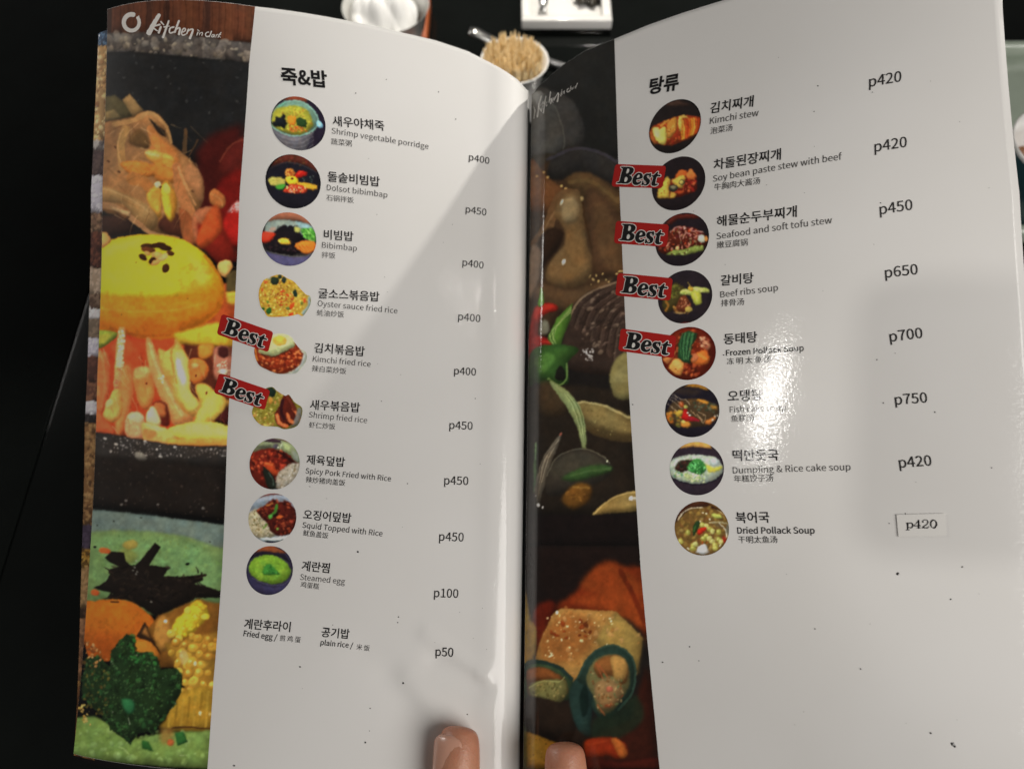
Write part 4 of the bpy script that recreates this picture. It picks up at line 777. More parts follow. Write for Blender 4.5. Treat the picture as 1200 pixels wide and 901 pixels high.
def laminate(m, nt, b, rough=.55, coat=.85, crough=.04):
    """clear glossy film with a fine pebble and hairline scratches"""
    b.inputs['Roughness'].default_value = rough; b.inputs['Coat Weight'].default_value = coat; b.inputs['Coat Roughness'].default_value = crough
    b.inputs['Specular IOR Level'].default_value = .08
    tc = nt.nodes.new('ShaderNodeTexCoord')
    n = nt.nodes.new('ShaderNodeTexNoise'); n.inputs['Scale'].default_value = 700; n.inputs['Detail'].default_value = 2; n.inputs['Roughness'].default_value = .65
    mp = nt.nodes.new('ShaderNodeMapping'); mp.inputs['Scale'].default_value = (90, 1100, 300); mp.inputs['Rotation'].default_value = (0, 0, -.1)
    n2 = nt.nodes.new('ShaderNodeTexNoise'); n2.inputs['Scale'].default_value = 1.3; n2.inputs['Detail'].default_value = 3
    nt.links.new(tc.outputs['Object'], n.inputs['Vector']); nt.links.new(tc.outputs['Object'], mp.inputs['Vector']); nt.links.new(mp.outputs[0], n2.inputs['Vector'])
    bp = nt.nodes.new('ShaderNodeBump'); bp.inputs['Strength'].default_value = .52; bp.inputs['Distance'].default_value = .00009
    bp2 = nt.nodes.new('ShaderNodeBump'); bp2.inputs['Strength'].default_value = .5; bp2.inputs['Distance'].default_value = .00004
    nt.links.new(n.outputs['Fac'], bp.inputs['Height']); nt.links.new(n2.outputs['Fac'], bp2.inputs['Height']); nt.links.new(bp.outputs[0], bp2.inputs['Normal'])
    nt.links.new(bp2.outputs[0], b.inputs['Coat Normal'])
    sm = nt.nodes.new('ShaderNodeTexNoise'); sm.inputs['Scale'].default_value = 28; sm.inputs['Detail'].default_value = 5; mr = nt.nodes.new('ShaderNodeMapRange')
    mr.inputs[1].default_value = .35; mr.inputs[2].default_value = .7; mr.inputs[3].default_value = crough*.7; mr.inputs[4].default_value = crough*2.6
    nt.links.new(tc.outputs['Object'], sm.inputs['Vector']); nt.links.new(sm.outputs['Fac'], mr.inputs[0]); nt.links.new(mr.outputs[0], b.inputs['Coat Roughness'])
    return m
def m_paper():
    m, nt, b = nodes('coated paper'); tc = nt.nodes.new('ShaderNodeTexCoord')
    n = nt.nodes.new('ShaderNodeTexNoise'); n.inputs['Scale'].default_value = 14; n.inputs['Detail'].default_value = 4
    nt.links.new(tc.outputs['Object'], n.inputs['Vector'])
    r = nt.nodes.new('ShaderNodeValToRGB'); r.color_ramp.elements[0].position = .3; r.color_ramp.elements[1].position = .7
    r.color_ramp.elements[0].color = (.775, .762, .735, 1); r.color_ramp.elements[1].color = (.81, .80, .78, 1)
    nt.links.new(n.outputs['Fac'], r.inputs[0]); nt.links.new(r.outputs[0], b.inputs['Base Color'])
    return laminate(m, nt, b)
def m_print(name='printed photograph'):
    m, nt, b = nodes(name); a = nt.nodes.new('ShaderNodeAttribute'); a.attribute_name = 'print'
    nt.links.new(a.outputs['Color'], b.inputs['Base Color']); return laminate(m, nt, b)
def m_ink(name, col):
    m, nt, b = nodes(name); b.inputs['Base Color'].default_value = (*col, 1); return laminate(m, nt, b)
PAPER = m_paper(); PRINT = m_print(); INK = m_ink('black ink', (.012, .011, .012)); GREY = m_ink('grey ink', (.06, .056, .055)); INK2 = m_ink('soft black ink', (.03, .028, .028))
RED = m_ink('red badge ink', (.43, .015, .012)); WHITEINK = m_ink('white print', (.80, .77, .72)); PAPER_EDGE = simple('paper edge', (.66, .63, .55), .7, bump=(3000, .3, .0001))
COVER = simple('black cover board', (.012, .011, .012), .45, coat=.3, bump=(400, .3, .0002))

# ---------------------------------------------------------------- menu surface: two bent pages, heights above the spine plane
F_PX, CX, CY = 900., 600., 450.5
FIT = [-0.23654, -0.12136, 0.01164, 0.05142, 1.38981, 0.80372, 0.53484, -0.06529, 0.24436, 0.06011, -0.23127, -0.02153, -0.09234, -0.25166, -0.1563, -0.10197, 1.45811, 0.6801, 0.56643, 0.05012, 0.16641, 0.15009, -0.1104, -0.04321, -0.0314, -0.16375, -0.127, -0.11276]
def euler(ax, ay, az):
    cx, sx, cy, sy, cz, sz = math.cos(ax), math.sin(ax), math.cos(ay), math.sin(ay), math.cos(az), math.sin(az)
    return np.array([[cz, -sz, 0], [sz, cz, 0], [0, 0, 1]])@np.array([[cy, 0, sy], [0, 1, 0], [-sy, 0, cy]])@np.array([[1, 0, 0], [0, cx, -sx], [0, sx, cx]])
RM = euler(*FIT[:3]); O_SP = np.array([(615+FIT[3]*10-CX)/F_PX, 0, -1])*0.33
KC = {-1: np.array(FIT[4:16]).reshape(4, 3), 1: np.array(FIT[16:28]).reshape(4, 3)}
FEAT = {-1: [], 1: []}         # dents and creases: (x1, y1, x2, y2, width, height)
def H(side, a, b, feat=True):
    A = a/.15; Bq = np.clip(b, -.17, .16)/.15; r = 0
    for i in range(4):
        for j in range(3): r = r+KC[side][i, j]*.03*A**(i+1)*Bq**j
    r = r-.0075*np.exp(-(np.maximum(a, 0)/.0042)**2)*(1 if side < 0 else .8)
    if side < 0: r = r+.0006*np.exp(-((a-.0125)/.005)**2)
    r = r+(.00010 if side < 0 else .00005)*np.sin(a*60+b*30+side)*np.sin(b*38+1.3*side)*np.clip(a/.03, 0, 1)
    if feat:
        for x1, y1, x2, y2, wd, hh in FEAT[side]:
            dx, dy = x2-x1, y2-y1; L2 = max(dx*dx+dy*dy, 1e-12)
            t = np.clip(((a-x1)*dx+(b-y1)*dy)/L2, 0, 1); d2 = (a-x1-t*dx)**2+(b-y1-t*dy)**2
            r = r+hh*np.exp(-d2/wd**2)
    return r
def to_ab(px, side, off=0., feat=True):
    px = np.asarray(px, float).reshape(-1, 2)
    d = np.stack([(px[:, 0]-CX)/F_PX, -(px[:, 1]-CY)/F_PX, -np.ones(len(px))], -1)@RM; o = -O_SP@RM
    t = -(o[2]-.01)/d[:, 2]
    f = lambda t: (o[2]+d[:, 2]*t)-H(side, side*(o[0]+d[:, 0]*t), o[1]+d[:, 1]*t, feat)-off
    for _ in range(14):
        v = f(t); e = 1e-5; g = (f(t+e)-v)/e; g = np.where(np.abs(g) < .3, -.3, g); t = t-np.clip(v/g, -.03, .03)
    return side*(o[0]+d[:, 0]*t), o[1]+d[:, 1]*t
def loc3(side, a, b, off=0.):
    """point on the page, raised by off along its normal, in spine coordinates"""
    a = np.asarray(a, float); b = np.asarray(b, float); e = 2e-4
    h0 = H(side, a, b); ha = (H(side, a+e, b)-H(side, a-e, b))/(2*e); hb = (H(side, a, b+e)-H(side, a, b-e))/(2*e)
    n = np.stack([-side*ha, -hb, np.ones_like(h0)], -1); n = n/np.linalg.norm(n, axis=-1, keepdims=True)
    return np.stack([side*a, b, h0], -1)+n*(off if np.isscalar(off) else np.asarray(off)[..., None])
def world(P): return (P@RM.T+O_SP)@MW.T+CPOS
def to_px(P):
    c = P@RM.T+O_SP; return np.stack([CX+F_PX*c[..., 0]/-c[..., 2], CY-F_PX*c[..., 1]/-c[..., 2]], -1)
for side, px1, px2, wd, hh in ((-1, (500, 742), (568, 791), .0030, .0010), (-1, (512, 775), (562, 802), .0050, -.0011), (-1, (478, 795), (526, 850), .0045, .0009), (-1, (455, 790), (490, 850), .006, -.0007),
                               (-1, (536, 880), (540, 905), .013, -.0009), (-1, (560, 790), (572, 796), .0016, .0004), (-1, (430, 770), (480, 830), .008, -.0006),
                               (1, (668, 885), (672, 905), .012, -.0012), (1, (960, 690), (1100, 860), .02, .0008), (1, (800, 830), (900, 900), .02, -.0006)):
    (a1, b1), = np.array(to_ab([px1], side, feat=False)).T; (a2, b2), = np.array(to_ab([px2], side, feat=False)).T
    FEAT[side].append((a1, b1, a2, b2, wd, hh))
ORG = world(np.array([[0, -.16, 0]]))[0]
root = bpy.data.objects.new('restaurant_menu', None); COL.objects.link(root); root.location = ORG; root.empty_display_size = .02
tag(root, 'open glossy Korean menu with two curved white pages of dishes, prices and food photos', 'menu')
def W(P): return world(P)-ORG

def curve_of(px, side, key, off=0.):
    a, b = to_ab(px, side, off); i = np.argsort(b if key == 'b' else a)
    return (b[i], a[i]) if key == 'b' else (a[i], b[i])
def ext(x, xs, ys):                                     # interpolation that goes on straight past its ends
    y = np.interp(x, xs, ys)
    s0 = (ys[1]-ys[0])/(xs[1]-xs[0]); s1 = (ys[-1]-ys[-2])/(xs[-1]-xs[-2])
    return np.where(x < xs[0], ys[0]+s0*(x-xs[0]), np.where(x > xs[-1], ys[-1]+s1*(x-xs[-1]), y))
LO = curve_of([(126, 0), (120, 220), (114, 440), (104, 672), (86, 884)], -1, 'b')
LB = curve_of([(299, 8), (292, 75), (281, 225), (270, 440), (266, 517), (260, 672), (250, 800), (243, 901)], -1, 'b')
LT = curve_of([(202, 0), (299, 8), (360, 16), (405, 24), (467, 37.5), (510, 47.5), (547.5, 60), (572.5, 72.5), (600, 89), (616, 104)], -1, 'a')
RB = curve_of([(720, 46), (724.5, 190), (728.7, 285), (736, 445), (738, 475), (751, 670), (773, 901)], 1, 'b')
RO = curve_of([(1170, 0), (1191, 225), (1200, 360)], 1, 'b')
RT = curve_of([(630, 103), (637.5, 96), (660, 76), (685, 60), (720, 46), (760, 29.5), (800, 15.5), (850, 0)], 1, 'a')
LBOT, RBOT = -.1545, -.163
def top_of(side, a): 
    t = LT if side < 0 else RT
    return np.interp(a, t[0], t[1])
def out_of(side, b):
    if side < 0: return ext(b, *LO)
    return np.interp(b, [-.17, RO[0][0], RO[0][1], RO[0][2]], [RO[1][0]+.001, RO[1][0], RO[1][1], RO[1][2]])
def band_of(side, b): return ext(b, *(LB if side < 0 else RB))
A0 = {-1: .0010, 1: .0006}
def page_grid(side, us, vs, fa0, fa1, bbot, dtop=0.):
    U, V = np.meshgrid(us, vs); B = bbot+V*(.15-bbot)
    for _ in range(4):
        a0, a1 = fa0(B), fa1(B); A = a0+(a1-a0)*U; B = bbot+V*(top_of(side, A)+dtop-bbot)
    return A, B
BOT = {-1: LBOT, 1: RBOT}
pages = {}
def solid_sheet(name, side, A, B, off, thick, mats, parent):
    """closed thin sheet following the page"""
    nv, nu = A.shape
    T = W(loc3(side, A, B, off)); D = W(loc3(side, A, B, off-thick))
    V = np.concatenate([T.reshape(-1, 3), D.reshape(-1, 3)]); N = nu*nv
    i = (np.arange(nu-1)[None]+np.arange(nv-1)[:, None]*nu).reshape(-1)
    q = np.stack([i, i+1, i+1+nu, i+nu], -1)
    if side < 0: q = q[:, ::-1]
    qb = q[:, ::-1]+N
    e = []
    def strip(ids, rev):
        for s, t in zip(ids[:-1], ids[1:]): e.append((s, t, t+N, s+N) if rev else (t, s, s+N, t+N))
    r = side < 0
    strip(list(range(nu)), r); strip(list(range((nv-1)*nu, nv*nu)), not r)
    strip([k*nu for k in range(nv)], not r); strip([k*nu+nu-1 for k in range(nv)], r)
    F_ = [tuple(x) for x in q]+[tuple(x) for x in qb]+e
    mi = [0]*(len(q))+[0]*len(qb)+[1]*len(e)
    return link(name, mesh(name, V, F_, True, mi), parent, mats)
us = np.concatenate([np.linspace(0, .12, 34)[:-1], np.linspace(.12, 1, 92)])
for side in (-1, 1):
    GA, GB = page_grid(side, us, np.linspace(0, 1, 170), lambda b, s=side: np.full_like(b, A0[s]), lambda b, s=side: out_of(s, b), BOT[side])
    pages[side] = solid_sheet('page', side, GA, GB, 0, .00016, (PAPER, PAPER_EDGE), root)
pages[-1]['label'] = 'curved white page with rice dishes and porridge under the heading for porridge and rice'
pages[1]['label'] = 'curved white page listing soups and stews'

# ---------------------------------------------------------------- print on the pages
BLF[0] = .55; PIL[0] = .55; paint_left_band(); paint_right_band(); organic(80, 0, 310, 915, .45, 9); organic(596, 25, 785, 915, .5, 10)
def bleed(poly, inward, direction):               # carry the printed colour past the trim so no edge shows
    ys = np.arange(CANH)/K; xe = ext(ys, [p[1] for p in poly], [p[0] for p in poly])
    for i, x in enumerate(xe):
        j = int(np.clip((x-inward*direction)*K, 2, CANW-3))
        if direction > 0: CAN[i, j:j+40] = CAN[i, j-1]
        else: CAN[i, max(0, j-30):j] = CAN[i, j+1]
bleed([(300, 0), (292, 75), (281, 225), (270, 440), (266, 517), (260, 672), (243, 901)], 2.5, 1)
bleed([(126, 0), (120, 220), (114, 440), (104, 672), (86, 884)], 2.5, -1)
bleed([(719, 0), (724.5, 190), (728.7, 285), (736, 445), (751, 670), (773, 901)], 3, 1)
bandcan = CAN.copy()
paint_under_strip(); undercan = CAN.copy(); CAN[:] = bandcan
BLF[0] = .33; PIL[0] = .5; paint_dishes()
def sample(can, px):
    x = np.clip(px[..., 0]*K-.5, 0, CANW-2); y = np.clip(px[..., 1]*K-.5, 0, CANH-2)
    xi, yi = x.astype(int), y.astype(int); fx = (x-xi)[..., None]; fy = (y-yi)[..., None]
    c = (can[yi, xi]*(1-fx)+can[yi, xi+1]*fx)*(1-fy)+(can[yi+1, xi]*(1-fx)+can[yi+1, xi+1]*fx)*fy
    l = lin(np.clip(c, 0, 1)); g = (l@np.array([.3, .6, .1]))[..., None]; return np.clip((l*.97+g*.03)*PRINT_GAIN-.002, .003, .92)
EPS1, EPS2, EPS3 = .00006, .00012, .00018
for side, nu, nv in ((-1, 190, 860), (1, 170, 900)):
    if side < 0: f0, f1 = (lambda b: band_of(-1, b)), (lambda b: out_of(-1, b)-.0001)
    else: f0, f1 = (lambda b: np.full_like(b, A0[1]+.0001)), (lambda b: band_of(1, b))
    GA, GB = page_grid(side, np.linspace(0, 1, nu), np.linspace(0, 1, nv), f0, f1, BOT[side]+.0001, -.0001)
    P3 = loc3(side, GA, GB, EPS1); c = sample(bandcan, to_px(P3))
    o = link('food_photo_band', gridmesh('food_photo_band', W(P3), nu, nv, c, flip=side < 0), pages[side], (PRINT,))
    o['label'] = ('tall printed photo strip of egg yolk, bean sprouts, stone bowl and green porridge' if side < 0 else 'tall dark printed photo strip of clams, soup, tofu and green chilli rings')
def metric(side, a, b):
    e = 3e-4; ha = (H(side, a+e, b)-H(side, a-e, b))/(2*e); return math.sqrt(1+float(ha)**2)
def disc(side, cx, cy, r, label):
    a, b = to_ab([(cx, cy)], side); a, b = float(a[0]), float(b[0]); a2, b2 = to_ab([(cx, cy-r), (cx, cy+r)], side)
    R_ = float(math.hypot(a2[0]-a2[1], b2[0]-b2[1]))/2; m = metric(side, a, b)
    rr = np.linspace(0, 1, 44)[:, None]; th = np.linspace(0, 2*math.pi, 121)[None]
    return polar(side, a+side*0+rr*np.cos(th)*R_/m, b+rr*np.sin(th)*R_, label)
def polar(side, GA, GB, label):
    P3 = loc3(side, GA, GB, EPS1); c = sample(CAN, to_px(P3)); nv, nu = GA.shape
    o = link('dish_photo', gridmesh('dish_photo', W(P3), nu, nv, c, flip=side > 0), pages[side], (PRINT,)); o['label'] = label
    return o
def cutout(side, z, pts, label):
    Z(*z); p = smooth_pts(tp(pts)/K, True, 8); c = p.mean(0); q = np.vstack([p, p[:1]])
    rr = np.linspace(0, 1, 44)[:, None, None]; px = c+(q-c)[None]*rr
    a, b = to_ab(px.reshape(-1, 2), side); a = a.reshape(px.shape[:2]); b = b.reshape(px.shape[:2])
    o = polar(side, a, b, label); return o
for s, x, y, r, l in ((-1, 349.5, 145, 31.3, 'round photo of yellow porridge in a grey-blue cup'), (-1, 343.5, 212.9, 31.6, 'round photo of black stone bowl with coloured vegetables and egg'),
                      (-1, 338.6, 280.4, 31.3, 'round photo of bowl with dark seaweed, yolk, carrot and greens'), (-1, 321.6, 543.3, 29.9, 'round photo of red spicy pork beside white rice'),
                      (-1, 319, 606.8, 29, 'round photo of white rice with dark red squid and green peppers'), (-1, 315.8, 668.1, 28.6, 'round photo of green steamed egg in a black bowl'),
                      (1, 790.5, 148.5, 30.7, 'round photo of kimchi and pork in black bowl'), (1, 794.8, 215.3, 31, 'round photo of soy bean stew with tofu and courgette'),
                      (1, 799, 280.8, 30.8, 'round photo of seafood stew with green soup'), (1, 802.5, 347.9, 31, 'round photo of beef ribs with pale green radish'),
                      (1, 806.7, 414.1, 31, 'round photo of red pollock soup with green leaves and tofu'), (1, 810.9, 481, 31.1, 'round photo of fish cake skewers in dark bowl'),
                      (1, 816.3, 548.8, 31.2, 'round photo of white dumpling soup with chopped green onion'), (1, 822.1, 618.8, 31.6, 'round photo of brown soup with cabbage and a red pepper piece')):
    disc(s, x, y, r, l)
cutout(-1, (298, 314, 12.51), [(65, 400), (80, 290), (140, 180), (240, 130), (345, 100), (405, 105), (480, 150), (580, 200), (680, 310), (760, 390), (820, 420), (820, 540), (720, 700), (640, 680), (560, 700), (440, 715), (210, 715), (150, 640), (100, 580), (75, 490)], 'cut-out photo of oyster fried rice mound with green leaf')
cutout(-1, (252, 364, 10.71), [(495, 480), (560, 400), (720, 300), (860, 290), (960, 330), (1000, 400), (1060, 470), (1145, 530), (1140, 640), (1040, 770), (960, 790), (780, 792), (640, 735), (560, 690), (510, 600)], 'cut-out photo of kimchi fried rice topped by a fried egg')
cutout(-1, (250, 430, 10.71), [(490, 540), (560, 400), (650, 280), (740, 252), (800, 300), (900, 360), (950, 350), (1020, 440), (1110, 510), (1110, 610), (1050, 740), (900, 780), (800, 750), (640, 740), (560, 700), (500, 620)], 'cut-out photo of fried rice with shrimps on top')

# ---------------------------------------------------------------- lettering
try:                                                    # Blender's own bundled sans, for its Latin letters
    SANS = bpy.data.fonts.load(os.path.join(bpy.utils.system_resource('DATAFILES'), 'fonts', 'Noto Sans CJK Regular.woff2'))
except Exception:
    SANS = None
def glyphs(body, offset=0., shear=0.):
    c = bpy.data.curves.new('t', 'FONT'); c.body = body
    if SANS: c.font = SANS
    c.resolution_u = 3; c.offset = offset; c.shear = shear
    o = bpy.data.objects.new('t', c); COL.objects.link(o); bpy.context.view_layer.update()
    me = bpy.data.meshes.new_from_object(o.evaluated_get(bpy.context.evaluated_depsgraph_get()))
    V = np.array([v.co[:2] for v in me.vertices]); Fc = [tuple(p.vertices) for p in me.polygons]
    bpy.data.objects.remove(o); bpy.data.curves.remove(c); bpy.data.meshes.remove(me)
    return V, Fc
def text(side, body, A, B, mat, name, offset=0., cjk=True, sy=1., off=EPS2, widen=0):
    V, Fc = glyphs(body, offset)
    x0, x1 = V[:, 0].min(), V[:, 0].max(); y0 = V[:, 1].min() if cjk else 0.
    (a1, a2), (b1, b2) = to_ab([A, B], side)
    m = metric(side, (a1+a2)/2, (b1+b2)/2); L = math.hypot((a2-a1)*m, b2-b1); s = L/(x1-x0)
    t = (V[:, 0]-x0)/(x1-x0); y = (V[:, 1]-y0)*s*sy
    ux, uy = (a2-a1)*m/L*side, (b2-b1)/L                  # reading direction in page metric
    a = a1+(a2-a1)*t-side*uy*y/m; b = b1+(b2-b1)*t+ux*y
    V3 = W(loc3(side, a, b, off))
    Fc = orient(V3, Fc)
    return link(name, mesh(name, V3, Fc, False), pages[side], (mat,))
def orient(V3, Fc):
    up = MW@RM@np.array([0, 0, 1.]); out = []
    for f in Fc:
        n = np.zeros(3)
        for k in range(1, len(f)-1): n += np.cross(V3[f[k]]-V3[f[0]], V3[f[k+1]]-V3[f[0]])
        out.append(f if n@up > 0 else f[::-1])
    return out
kor = [(-1, '새우야채죽', (390, 148), (450.5, 154)), (-1, '돌솥비빔밥', (384, 213), (445, 219.3)), (-1, '비빔밥', (379.5, 280.7), (414, 283.2)), (-1, '굴소스볶음밥', (373, 349.7), (444.5, 353.8)),
       (-1, '김치볶음밥', (368, 413.3), (427, 418)), (-1, '새우볶음밥', (363, 480), (421.5, 483.5)), (-1, '제육덮밥', (358.7, 544), (403.7, 547.3)), (-1, '오징어덮밥', (355, 608.3), (411, 613)), (-1, '계란찜', (353, 668.5), (385.7, 671.6)),
       (-1, '계란후라이', (285.7, 736.5), (340, 740.5)), (-1, '공기밥', (376.3, 746), (409, 748.5)),
       (1, '김치찌개', (832, 134), (882.5, 125.5)), (1, '차돌된장찌개', (836.2, 200), (915, 187.5)), (1, '해물순두부찌개', (840, 266.5), (933.7, 254.5)), (1, '갈비탕', (844.5, 335.3), (883, 332)), (1, '동태탕', (848.2, 404), (887.5, 401.3)),
       (1, '오뎅탕', (853, 471), (894, 469)), (1, '떡만둣국', (858.7, 540.3), (912.5, 539.5)), (1, '북어국', (862.5, 613), (902, 612.5))]
for s, t, a, b in kor: text(s, t, a, b, INK, 'korean_dish_name', .005)
for s, t, a, b in ((-1, '죽&밥', (330, 99.8), (384, 104)), (1, '탕류', (760, 112), (794.5, 106))): text(s, t, a, b, INK, 'heading', .012)
eng = [(-1, 'Shrimp vegetable porridge', (388.7, 156.8), (502, 175.2), 0), (-1, 'Dolsot bibimbap', (383, 223.2), (453.9, 232), 0), (-1, 'Bibimbap', (377.3, 290.5), (418.2, 294.5), 0), (-1, 'Oyster sauce fried rice', (372.2, 358.7), (465.6, 367.6), 0),
       (-1, 'Kimchi fried rice', (366.5, 423.7), (434.2, 430), 0), (-1, 'Shrimp fried rice', (361.8, 489), (430, 495.8), 0), (-1, 'Spicy Pork Fried with Rice', (357.9, 554.5), (458, 563.9), 1), (-1, 'Squid Topped with Rice', (354.2, 618), (448, 628.2), 1), (-1, 'Steamed egg', (351.5, 679), (404, 684.5), 0),
       (-1, 'Fried egg /', (285.2, 744.9), (324.5, 749.9), 2), (-1, 'plain rice /', (375.5, 755.3), (413.6, 759), 2),
       (1, 'Kimchi stew', (831.8, 145.9), (888.8, 136), 0), (1, 'Soy bean paste stew with beef', (835.6, 213.5), (986.5, 187.3), 0), (1, 'Seafood and soft tofu stew', (839.8, 280.8), (975, 261.8), 0), (1, 'Beef ribs soup', (844.3, 349), (911.8, 340.6), 0),
       (1, 'Frozen Pollock Soup', (850.8, 417), (942, 411.2), 2), (1, 'Fish cake soup', (855.3, 483.3), (921, 480.6), 0), (1, 'Dumpling & Rice cake soup', (859, 554.8), (997, 550.8), 0), (1, 'Dried Pollack Soup', (864.2, 625), (955, 625), 2)]
for s, t, a, b, k in eng: text(s, t, a, b, (GREY, INK2, INK)[k], 'english_dish_name', (0, .002, .005)[k], False)
chi = [(-1, '蔬菜粥', (388, 169.8), (412.5, 172.3), 0), (-1, '石锅拌饭', (382.5, 235.3), (414.5, 238.5), 0), (-1, '拌饭', (377, 302.3), (393, 303.5), 0), (-1, '蚝油炒饭', (371.2, 370), (403, 372.3), 0), (-1, '辣白菜炒饭', (365.5, 435.3), (405.5, 438.7), 0),
       (-1, '虾仁炒饭', (362, 501.2), (392.5, 503.5), 0), (-1, '辣炒猪肉盖饭', (358.2, 565.3), (404.2, 569.3), 2), (-1, '鱿鱼盖饭', (355, 627.5), (384.2, 631), 2), (-1, '鸡蛋糕', (352.1, 688), (373.5, 690.5), 0), (-1, '煎 鸡 蛋', (327.8, 750.7), (352, 753), 1), (-1, '米 饭', (417.5, 761), (433, 762.7), 1),
       (1, '泡菜汤', (832.5, 158), (858.2, 153.6), 0), (1, '牛胸肉大酱汤', (837, 223.7), (890.7, 215.9), 0), (1, '嫩豆腐锅', (840, 291.5), (876.2, 288), 0), (1, '排骨汤', (845, 359.5), (872, 357.5), 0), (1, '冻 明 太 鱼 汤', (852, 427.5), (903.7, 424.5), 1), (1, '鱼糕汤', (857, 494.5), (883.5, 493.4), 0), (1, '年糕饺子汤', (860.5, 565), (906.2, 564), 0), (1, '干明太鱼汤', (865.5, 636.3), (911.2, 636.2), 2)]
for s, t, a, b, k in chi: text(s, t, a, b, (GREY, INK2, INK)[k], 'chinese_dish_name', 0, True)
pri = [(-1, 'p400', (549.3, 187.9), (573.2, 192.7)), (-1, 'p450', (545.5, 249), (569.7, 253)), (-1, 'p400', (541.7, 311.3), (566.3, 315.2)), (-1, 'p400', (536.7, 375), (562.7, 377.8)), (-1, 'p400', (532, 438.6), (557.7, 440.2)), (-1, 'p450', (526.5, 502.5), (553.8, 503.6)),
       (-1, 'p450', (520.5, 567.5), (548.8, 568.2)), (-1, 'p450', (514.5, 633.3), (543.3, 634.2)), (-1, 'p100', (508.5, 699.3), (537, 700.2)), (-1, 'p50', (510.5, 767.8), (531.3, 769.2)),
       (1, 'p420', (1018.5, 102.3), (1056.2, 95.8)), (1, 'p420', (1025, 178.3), (1062.8, 172.3)), (1, 'p450', (1031.2, 251.6), (1069.6, 245.8)), (1, 'p650', (1037.5, 325.7), (1075.8, 321.3)), (1, 'p700', (1043.2, 400.5), (1081.6, 395.8)), (1, 'p750', (1049.2, 474.2), (1087, 471.5)), (1, 'p420', (1054.2, 548), (1092.2, 545.2))]
for s, t, a, b in pri: text(s, t, a, b, INK2, 'price', .003, False)

# drawn lettering: filled outlines and brush ribbons
def fill2d(loops, offset=0.):
    c = bpy.data.curves.new('f', 'CURVE'); c.dimensions = '2D'; c.fill_mode = 'BOTH'; c.offset = offset
    for l in loops:
        p = smooth_pts(np.array(l, float), True, 4) if len(l) > 5 else np.array(l, float)
        sp = c.splines.new('POLY'); sp.points.add(len(p)-1); sp.use_cyclic_u = True
        for i, q in enumerate(p): sp.points[i].co = (q[0], q[1], 0, 1)
    o = bpy.data.objects.new('f', c); COL.objects.link(o); bpy.context.view_layer.update()
    me = bpy.data.meshes.new_from_object(o.evaluated_get(bpy.context.evaluated_depsgraph_get()))
    V = np.array([v.co[:2] for v in me.vertices]); Fc = [tuple(p.vertices) for p in me.polygons]
    bpy.data.objects.remove(o); bpy.data.curves.remove(c); bpy.data.meshes.remove(me); return V, Fc
def on_page(side, px, off):
    a, b = to_ab(px, side); return W(loc3(side, a, b, off))
LET = [  # letters of the word Best, outer outline then holes
 [[(248, 160), (330, 165), (440, 180), (500, 205), (525, 250), (510, 300), (475, 330), (445, 345), (488, 368), (505, 410), (490, 455), (450, 490), (390, 500), (300, 485), (200, 472), (195, 455), (240, 440), (255, 380), (272, 270), (286, 205), (255, 180)],
  [(370, 290), (383, 215), (415, 215), (428, 250), (415, 290), (385, 302)], [(345, 430), (360, 375), (395, 373), (412, 410), (395, 452), (358, 462)]],
 [[(640, 312), (700, 335), (725, 380), (722, 425), (660, 442), (600, 447), (608, 482), (640, 500), (690, 478), (707, 495), (680, 532), (620, 552), (560, 535), (522, 490), (518, 420), (545, 360), (590, 320)],
  [(603, 405), (613, 370), (635, 348), (656, 360), (660, 385), (645, 400)]],
 [[(800, 345), (850, 352), (872, 345), (900, 358), (892, 430), (872, 432), (858, 395), (830, 383), (815, 400), (830, 432), (872, 462), (890, 510), (860, 562), (800, 580), (750, 560), (722, 572), (715, 545), (728, 480), (748, 485), (765, 530), (795, 552), (815, 535), (800, 502), (758, 462), (738, 420), (752, 370)]],
 [[(1018, 335), (1045, 342), (1036, 385), (1095, 402), (1090, 432), (1022, 430), (1006, 520), (1008, 562), (1040, 565), (1065, 575), (1040, 598), (990, 607), (938, 588), (922, 545), (945, 430), (908, 412), (915, 395), (965, 382)]]]
QB = np.array([(120, 90), (1195, 235), (85, 520)], float)
QI = np.linalg.inv(np.stack([QB[1]-QB[0], QB[2]-QB[0]], 1))
WL = [fill2d(l[:1], 14.) for l in LET]; BL = [fill2d(l) for l in LET]
HOLEW = [fill2d([h], 0.) for l in LET for h in l[1:]]
def rounded(n=7, rx=.055, ry=.13):
    out = []
    for cx, cy, a0 in ((1-rx, ry, -90), (1-rx, 1-ry, 0), (rx, 1-ry, 90), (rx, ry, 180)):
        for i in range(n):
            t = math.radians(a0+90*i/(n-1)); out.append((cx+rx*math.cos(t), cy+ry*math.sin(t)))
    return np.array(out)
def edge_fine(p, step=.08):
    out = []
    for i in range(len(p)):
        a, b = p[i], p[(i+1) % len(p)]; n = max(1, int(np.hypot(*(b-a))/step)); out += [a+(b-a)*t/n for t in range(n)]
    return np.array(out)
